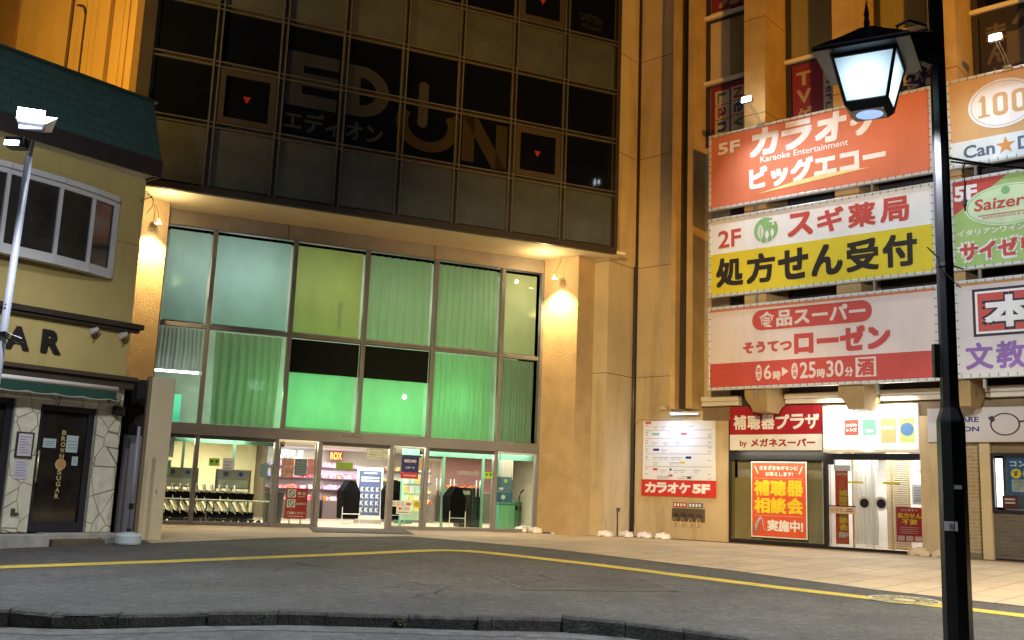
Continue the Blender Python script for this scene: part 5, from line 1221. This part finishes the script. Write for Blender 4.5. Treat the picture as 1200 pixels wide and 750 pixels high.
MB().box(0, .58, 0, .02, 0, .80).build('board', M('sign_red', (.42, .03, .025), .5, .06), t)
for z, txt_ in ((.56, '禁煙'), (.30, '犬禁')):
    s_ = MB().box(.04, .26, -.006, -.001, z, z + .21).build('white_square', whitep, t); m = MB(); m.disc((.15, -.01, z + .105), .085, r_in=.066, seg=20); m.face([(.09, -.011, z + .155), (.105, -.011, z + .17), (.21, -.011, z + .055), (.195, -.011, z + .04)]); m.build('ban_mark', M('print_black'), s_)
m = MB(); m.text('禁 煙', .31, .53, .63, .71, -.004, .03); m.text('犬の連れ込み', .29, .55, .37, .43, -.004, .02); m.text('ご遠慮ください', .05, .53, .12, .19, -.004, .02); m.box(.32, .52, -.005, -.003, .58, .595); m.box(.08, .5, -.005, -.003, .06, .075); m.build('lettering', whitep, t, recalc=False)
MB().box(.12, .16, .02, .05, -.2, .5).box(.42, .46, .02, .05, -.2, .5).build('stand', alu_lt, t)
t = at1('dark_bin', 'grey plastic bin behind the red prohibition sign', 'bin', -1.6, 1.3, 0); m = MB(); m.loft([[(-.2, -.2, 0), (.2, -.2, 0), (.2, .2, 0), (-.2, .2, 0)], [(-.24, -.24, .85), (.24, -.24, .85), (.24, .24, .85), (-.24, .24, .85)]]); m.build('body', M('bin_grey', (.10, .12, .11), .6), t, bevel=.02); MB().box(-.25, .25, -.25, .25, .855, .9).build('lid', M('bin_grey'), t)
# information stand
t = at1('information_stand', 'white information stand with a dark blue product sheet inside the open entrance', 'poster stand', 1.42, 4.0, .12, R(6))
MB().box(0, .85, 0, .05, 0, 1.60).build('frame', M('stand_white', (.62, .66, .60), .5), t, bevel=.01); MB().box(.06, .79, -.006, -.001, .14, 1.50).build('sheet', M('stand_navy', (.06, .09, .20), .5, .2, 5), t)
m = MB(); m.text('INFORMATION', .2, .65, 1.40, 1.46, -.01, .02)
for z in (1.26, 1.17): m.box(.12, .72, -.01, -.008, z, z + .05)
for r_ in range(4):
    for c in range(4): m.text('K', .12 + c * .17, .23 + c * .17, .86 - r_ * .21, 1.0 - r_ * .21, -.01, .02)
m.build('lettering', M('stand_print', (.62, .66, .60), .6), t, recalc=False); MB().box(.0, .85, -.05, .1, -.11, -.0).build('foot', M('foot_grey', (.3, .3, .28), .6), t)
# produce shelves
def goods(name, label, u, n, w_, h_, cols_, seed):
    t = at1(name, label, 'produce shelf', u, n, 0); rnd = random.Random(seed)
    MB().box(0, w_, .55, .6, 0, h_ + .1).build('back', M('shelf_back', (.45, .40, .42), .6), t); m = MB()
    lv = [.62 + (h_ - .62) * k / 3 for k in range(4)]
    for i, z in enumerate(lv): m.box(0, w_, .0 + .12 * i, .55, z - .03, z)
    m.box(0, w_, -.1, .55, 0, .60); m.build('shelf', M('shelf_dark', (.12, .09, .08), .6), t)
    for ci, cm in enumerate(cols_):
        m = MB()
        for k in range(90):
            i = rnd.randrange(4); x = rnd.uniform(.03, w_ - .14); s = rnd.uniform(.05, .11); yy = .12 * i + rnd.uniform(.0, .12); z = lv[i]
            m.box(x, x + s, yy, yy + s, z + .001, z + s * rnd.uniform(.7, 1.5))
        m.build('packs', cm, t, kind='stuff')
    return t
PK = [EM('pack_violet_glow', (.45, .25, .95), .55), M('pack_orange', (.80, .20, .03), .6), M('pack_pink', (.75, .25, .30), .6), M('pack_white', (.60, .50, .62), .6), M('pack_red', (.55, .04, .04), .6)]  # violet packs emit, violet light put into the goods themselves
goods('produce_shelf', 'produce shelves with self-glowing violet packs left of the open doorway', -.65, 7.6, 1.75, 1.75, PK, 3); goods('produce_shelf', 'produce shelves with pink and orange packs seen through the open doorway', 1.25, 7.8, 1.30, 1.75, [PK[0], PK[2], PK[1], PK[3]], 5)
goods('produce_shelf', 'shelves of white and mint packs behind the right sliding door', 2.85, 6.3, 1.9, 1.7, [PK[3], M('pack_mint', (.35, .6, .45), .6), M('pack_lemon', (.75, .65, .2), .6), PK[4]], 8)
lamp('shelf_light', 'AREA', W(O1, A1, .9, 6.9, 2.2), 60, (.92, .85, 1), aim=W(O1, A1, .9, 7.8, 1.2), size=3, sy=.3)
t = at1('wall_lettering', 'glowing blue-white letters on the store back wall left of the doorway', 'neon sign', -.35, 8.6, 2.02); m = MB(); m.text('APPLE', 0, 1.0, 0, .26, 0, .03); o = m.build('lettering', EM('neon_bluewhite', (.75, .88, 1), 2.2), t, recalc=False)
t = at1('neon_sign', 'glowing orange sign on the store back wall through the open doorway', 'neon sign', 1.62, 8.6, 2.04); MB().box(-.04, .46, .01, .05, -.04, .30).build('plate', M('plate_brown', (.2, .05, .02), .5), t); m = MB(); m.text('ROX', 0, .42, 0, .26, 0, .04); m.build('lettering', EM('neon_orange', (1, .28, .05), 1.8), t, recalc=False)
# right part of the store
t = at1('phone_shop_wall', 'dusty pink partition with mirrored white lettering at the back right of the store', 'partition', 5.8, 8.3, 0)
MB().box(0, 2.0, 0, .06, 1.1, 2.33).build('panel', M('dusty_pink', (.52, .24, .23), .6, .06), t); m = MB(); m.text('docomo', .5, 1.35, 0, .22, 0, .03); o = m.build('lettering', M('pale_pink_print2', (.66, .50, .46), .6), t, recalc=False); o.scale = (-1, 1, 1); o.location = (1.85, -.006, 1.70)
t = at1('service_counter', 'dark wood counter in front of the pink partition', 'counter', 5.4, 7.2, 0); MB().box(0, 2.6, 0, .7, 0, 1.05).build('base', M('dark_wood', (.10, .085, .06), .6, .2, 2, stretch=(8, 8, 1)), t); MB().box(-.03, 2.63, -.03, .73, 1.053, 1.10).build('top', M('counter_top', (.25, .2, .15), .4), t)
t = at1('fruit_display', 'sloping display heaped with red and orange fruit on the dark counter', 'fruit display', 5.5, 7.1, 1.105); MB().box(0, 1.3, 0, .6, 0, .06).build('tray', M('tray_green', (.1, .3, .2), .6), t)
rnd = random.Random(4)
for nm, mt in (('fruit', M('fruit_red', (.50, .06, .04), .4)), ('fruit', M('fruit_orange', (.70, .28, .06), .4))):
    m = MB()
    for k in range(40):
        x, y_ = rnd.uniform(.06, 1.24), rnd.uniform(.05, .55); c = Vector((x, y_, .10 + .22 * y_)); r_ = .045
        m.loft([[c + Vector((r_ * q * math.cos(2 * math.pi * a / 7), r_ * q * math.sin(2 * math.pi * a / 7), r_ * zz)) for a in range(7)] for q, zz in ((.3, -1), (.95, -.4), (.95, .4), (.3, 1))])
    m.build(nm, mt, t, kind='stuff', smooth=True)
t = at1('door_picture', 'pale framed doorway panel left of the pink partition', 'door', 4.9, 8.2, 0); MB().box(0, .7, 0, .05, 0, 2.15).build('leaf', M('pink_beige_door', (.46, .32, .26), .6), t); MB().box(-.1, 0, -.02, .05, 0, 2.25).box(.7, .8, -.02, .05, 0, 2.25).box(0, .7, -.02, .05, 2.15, 2.25).build('frame', M('cream_frame', (.66, .56, .38), .6), t)
binm = M('bin_green', (.13, .42, .26), .5, .08)
t = at1('recycling_bin', 'square green recycling bin behind the far right pane', 'bin', 5.15, 1.5, .0); MB().box(0, .52, 0, .45, 0, .74).build('body', binm, t, bevel=.01); MB().box(-.01, .53, -.01, .46, .743, .80).build('lid', M('bin_green_dark', (.05, .22, .14), .5), t, bevel=.01)
t = at1('recycling_bin', 'narrow dark green bin beside the square green bin', 'bin', 5.72, 1.7, .0); MB().box(0, .26, 0, .4, 0, .86).build('body', M('bin_green_dark'), t, bevel=.01); MB().box(.04, .22, -.01, .0, .6, .72).build('flap', blackm, t)
t = at1('dark_cabinet', 'pair of black vending cabinets left of the green bin', 'cabinet', 4.42, 2.9, 0); MB().box(0, .34, 0, .5, 0, 1.22).build('body', blackm, t, bevel=.01); MB().box(.40, .78, 0, .5, 0, 1.22).build('body', blackm, t, bevel=.01); MB().box(.02, .32, -.008, -.001, 1.0, 1.12).build('label_plate', M('board_pale'), t)
t = at1('info_board', 'blue notice board above the green bin', 'notice board', 5.02, 1.75, 1.16); MB().box(0, .62, 0, .03, 0, .42).build('board', M('board_blue', (.10, .20, .30), .6), t); MB().disc((.42, -.006, .3), .06, seg=16).build('icon', M('icon_lime', (.4, .6, .2), .6), t); MB().box(.2, .34, -.006, -.001, .03, .10).build('sheet', whitep, t)
t = at1('info_board', 'small blue notice with a white emblem just above the green bin lid', 'notice board', 5.12, 1.72, .82); MB().box(0, .55, 0, .02, 0, .30).build('board', M('board_blue2', (.05, .17, .30), .6), t); MB().disc((.24, -.006, .15), .07, seg=16).build('icon', M('icon_white', (.6, .6, .55), .6), t)
t = at1('black_stand', 'black curved arm stand at the right end of the lobby', 'stand', 5.45, .6, 0); m = MB(); m.tube([(-.05, 0, 0), (-.05, 0, 1.0), (0, 0, 1.14), (.08, 0, 1.2)], .03, 8); m.build('arm', blackm, t); MB().box(-.2, .08, -.1, .1, 0, .03).build('foot', blackm, t)
t = at1('umbrella_bags', 'hanging clear bags on a stand at the right end of the lobby', 'bag stand', 5.35, 2.0, 1.5); rows = [[(.04 * i, .03 * math.sin(i * 1.9), z) for i in range(12)] for z in (0, .35, .6)]; m = MB(); m.loft(rows, cap=False, close=False); m.build('bags', FABRIC('clear_bags', (.55, .50, .42), .5), t)
t = at1('gate_panel', 'green plastic crate stack behind the right sliding door', 'crate stack', 2.95, 4.6, 0); 
for k in range(3): MB().box(0, .5, 0, .4, .02 + k * .3, .30 + k * .3).build('crate', M('crate_green', (.03, .16, .09), .5), t, bevel=.015)
t = at1('drink_shelf', 'pale green stand with leaflets behind the right sliding door', 'leaflet stand', 2.35, 2.3, .2); MB().box(0, .55, 0, .05, 0, 1.35).build('board', M('mint_board', (.40, .62, .50), .6), t)
for r_ in range(4):
    for c in range(3): MB().box(.04 + c * .17, .18 + c * .17, -.03, -.001, .25 + r_ * .27, .45 + r_ * .27).build('leaflet', [whitep, M('leaflet_mint', (.5, .7, .6), .6), M('leaflet_yellow', (.7, .6, .25), .6)][(r_ + c) % 3], t)

# sheets and stickers on the entrance glass
SH = [('glass_notice', 'lime green notice on the glass above the nested carts', -3.54, 1.49, .26, .19, M('lime_sheet', (.35, .62, .05), .5)), ('glass_notice', 'white letter sheet on the glass above the nested carts', -3.20, 1.40, .27, .30, whitep), ('glass_notice', 'blue-green sheet on the glass, left of the pair beside the mullion', -2.25, 1.25, .20, .36, M('teal_sheet', (.16, .34, .34), .6)), ('glass_notice', 'grey-green sheet on the glass, right of the pair beside the mullion', -1.97, 1.25, .13, .36, M('sage_sheet', (.30, .44, .34), .6)),
      ('glass_poster', 'tall food poster on the left sliding door', -1.70, 1.27, .32, .50, M('food_poster', (.55, .30, .24), .6, .6, 9)), ('glass_poster', 'slate blue poster in the middle of the left sliding door', -1.36, 1.33, .32, .44, M('slate_poster', (.12, .20, .25), .6)), ('glass_poster', 'pink sale poster on the right of the left sliding door', -1.03, 1.36, .24, .42, M('pink_poster', (.66, .26, .28), .6, .4, 9)),
      ('glass_notice', 'olive green notice hanging in the open doorway', -.26, 1.54, .46, .19, M('olive_sheet', (.22, .42, .02), .5)), ('glass_notice', 'lime green sticker high on the right glass panes', 4.02, 1.48, .25, .18, M('lime_sheet')), ('glass_poster', 'large leaflet poster at the top right of the open doorway', .56, 1.86, .60, .36, M('leaflet_poster', (.55, .60, .55), .6, .4, 12)),
      ('glass_notice', 'white strip of pictogram stickers on the right sliding door', 1.33, .62, .58, .16, whitep), ('glass_notice', 'white sticker with a red heart on the right sliding door', 1.48, .42, .40, .21, whitep), ('glass_notice', 'yellow round-cornered sticker on the right sliding door', 1.96, .60, .20, .20, M('acid_yellow2', (.62, .50, .03), .5)), ('glass_notice', 'cream sheet high on the right sliding door', 2.06, 1.62, .14, .34, M('cream_sheet', (.62, .50, .25), .6)), ('glass_notice', 'teal notice on the far left pane of the entrance', -4.95, 1.24, .50, .34, M('teal_notice', (.16, .42, .36), .6)), ('glass_poster', 'grey-green frosted sheet at the top of the far left pane', -4.9, 1.66, .48, .50, M('frost_sheet', (.28, .42, .35), .6))]
for nm, lb, u, z, ww, hh, mt in SH:
    t = at1(nm, lb, 'poster' if 'poster' in nm else 'notice', u, -.022, z); MB().box(0, ww, 0, .008, 0, hh).build('sheet', mt, t)
    m = MB()
    if 'heart' in lb:
        m.text('くらす', .17, .36, .11, .17, -.004, .02); m.box(.04, .36, -.004, -.002, .04, .06); m.build('small_print', greyp, t)
        MB().poly([(.05, .155), (.075, .18), (.10, .16), (.125, .18), (.15, .155), (.10, .10)], -.004).build('heart', redp, t); continue
    if 'pictogram' in lb:
        for k in range(3): m.disc((.07 + k * .12, -.004, .08), .04, r_in=.028, seg=14)
        m.box(.42, .55, -.005, -.003, .05, .10); m.build('small_print', M('print_crimson'), t); continue
    if 'lime' in lb: m.disc((ww * .25, -.004, hh * .6), .035, seg=10); m.disc((ww * .72, -.004, hh * .6), .035, seg=10); m.build('icon', M('icon_forest', (.03, .12, .03), .6), t); continue
    if 'yellow' in lb: m.disc((.1, -.004, .1), .05, seg=14, r_in=.03); m.build('icon', greyp, t); continue
    if 'frosted' in lb or 'teal notice' in lb: continue
    n = max(2, int(hh / .08))
    for k in range(n): m.box(ww * .12, ww * (.88 - .15 * (k % 2)), -.004, -.002, hh * (.12 + .8 * k / n), hh * (.12 + .8 * k / n) + .014)
    m.build('small_print', M('mid_print', (.30, .30, .30), .6) if mt is not whitep else greyp, t)
t = at1('sport_sign', 'navy and red sign hanging on the right sliding door', 'sign', 1.55, -.03, 1.38); MB().box(0, .50, 0, .015, .17, .64).build('navy_panel', navyp, t); MB().box(0, .50, 0, .015, 0, .167).build('red_panel', redp, t)
m = MB(); m.text('MIZUNO', .08, .42, .44, .52, -.004, .03); m.text('スポーツ', .12, .38, .27, .33, -.004, .02); m.text('お求めは店内', .06, .44, .06, .11, -.004, .02); m.build('lettering', whitep, t, recalc=False)
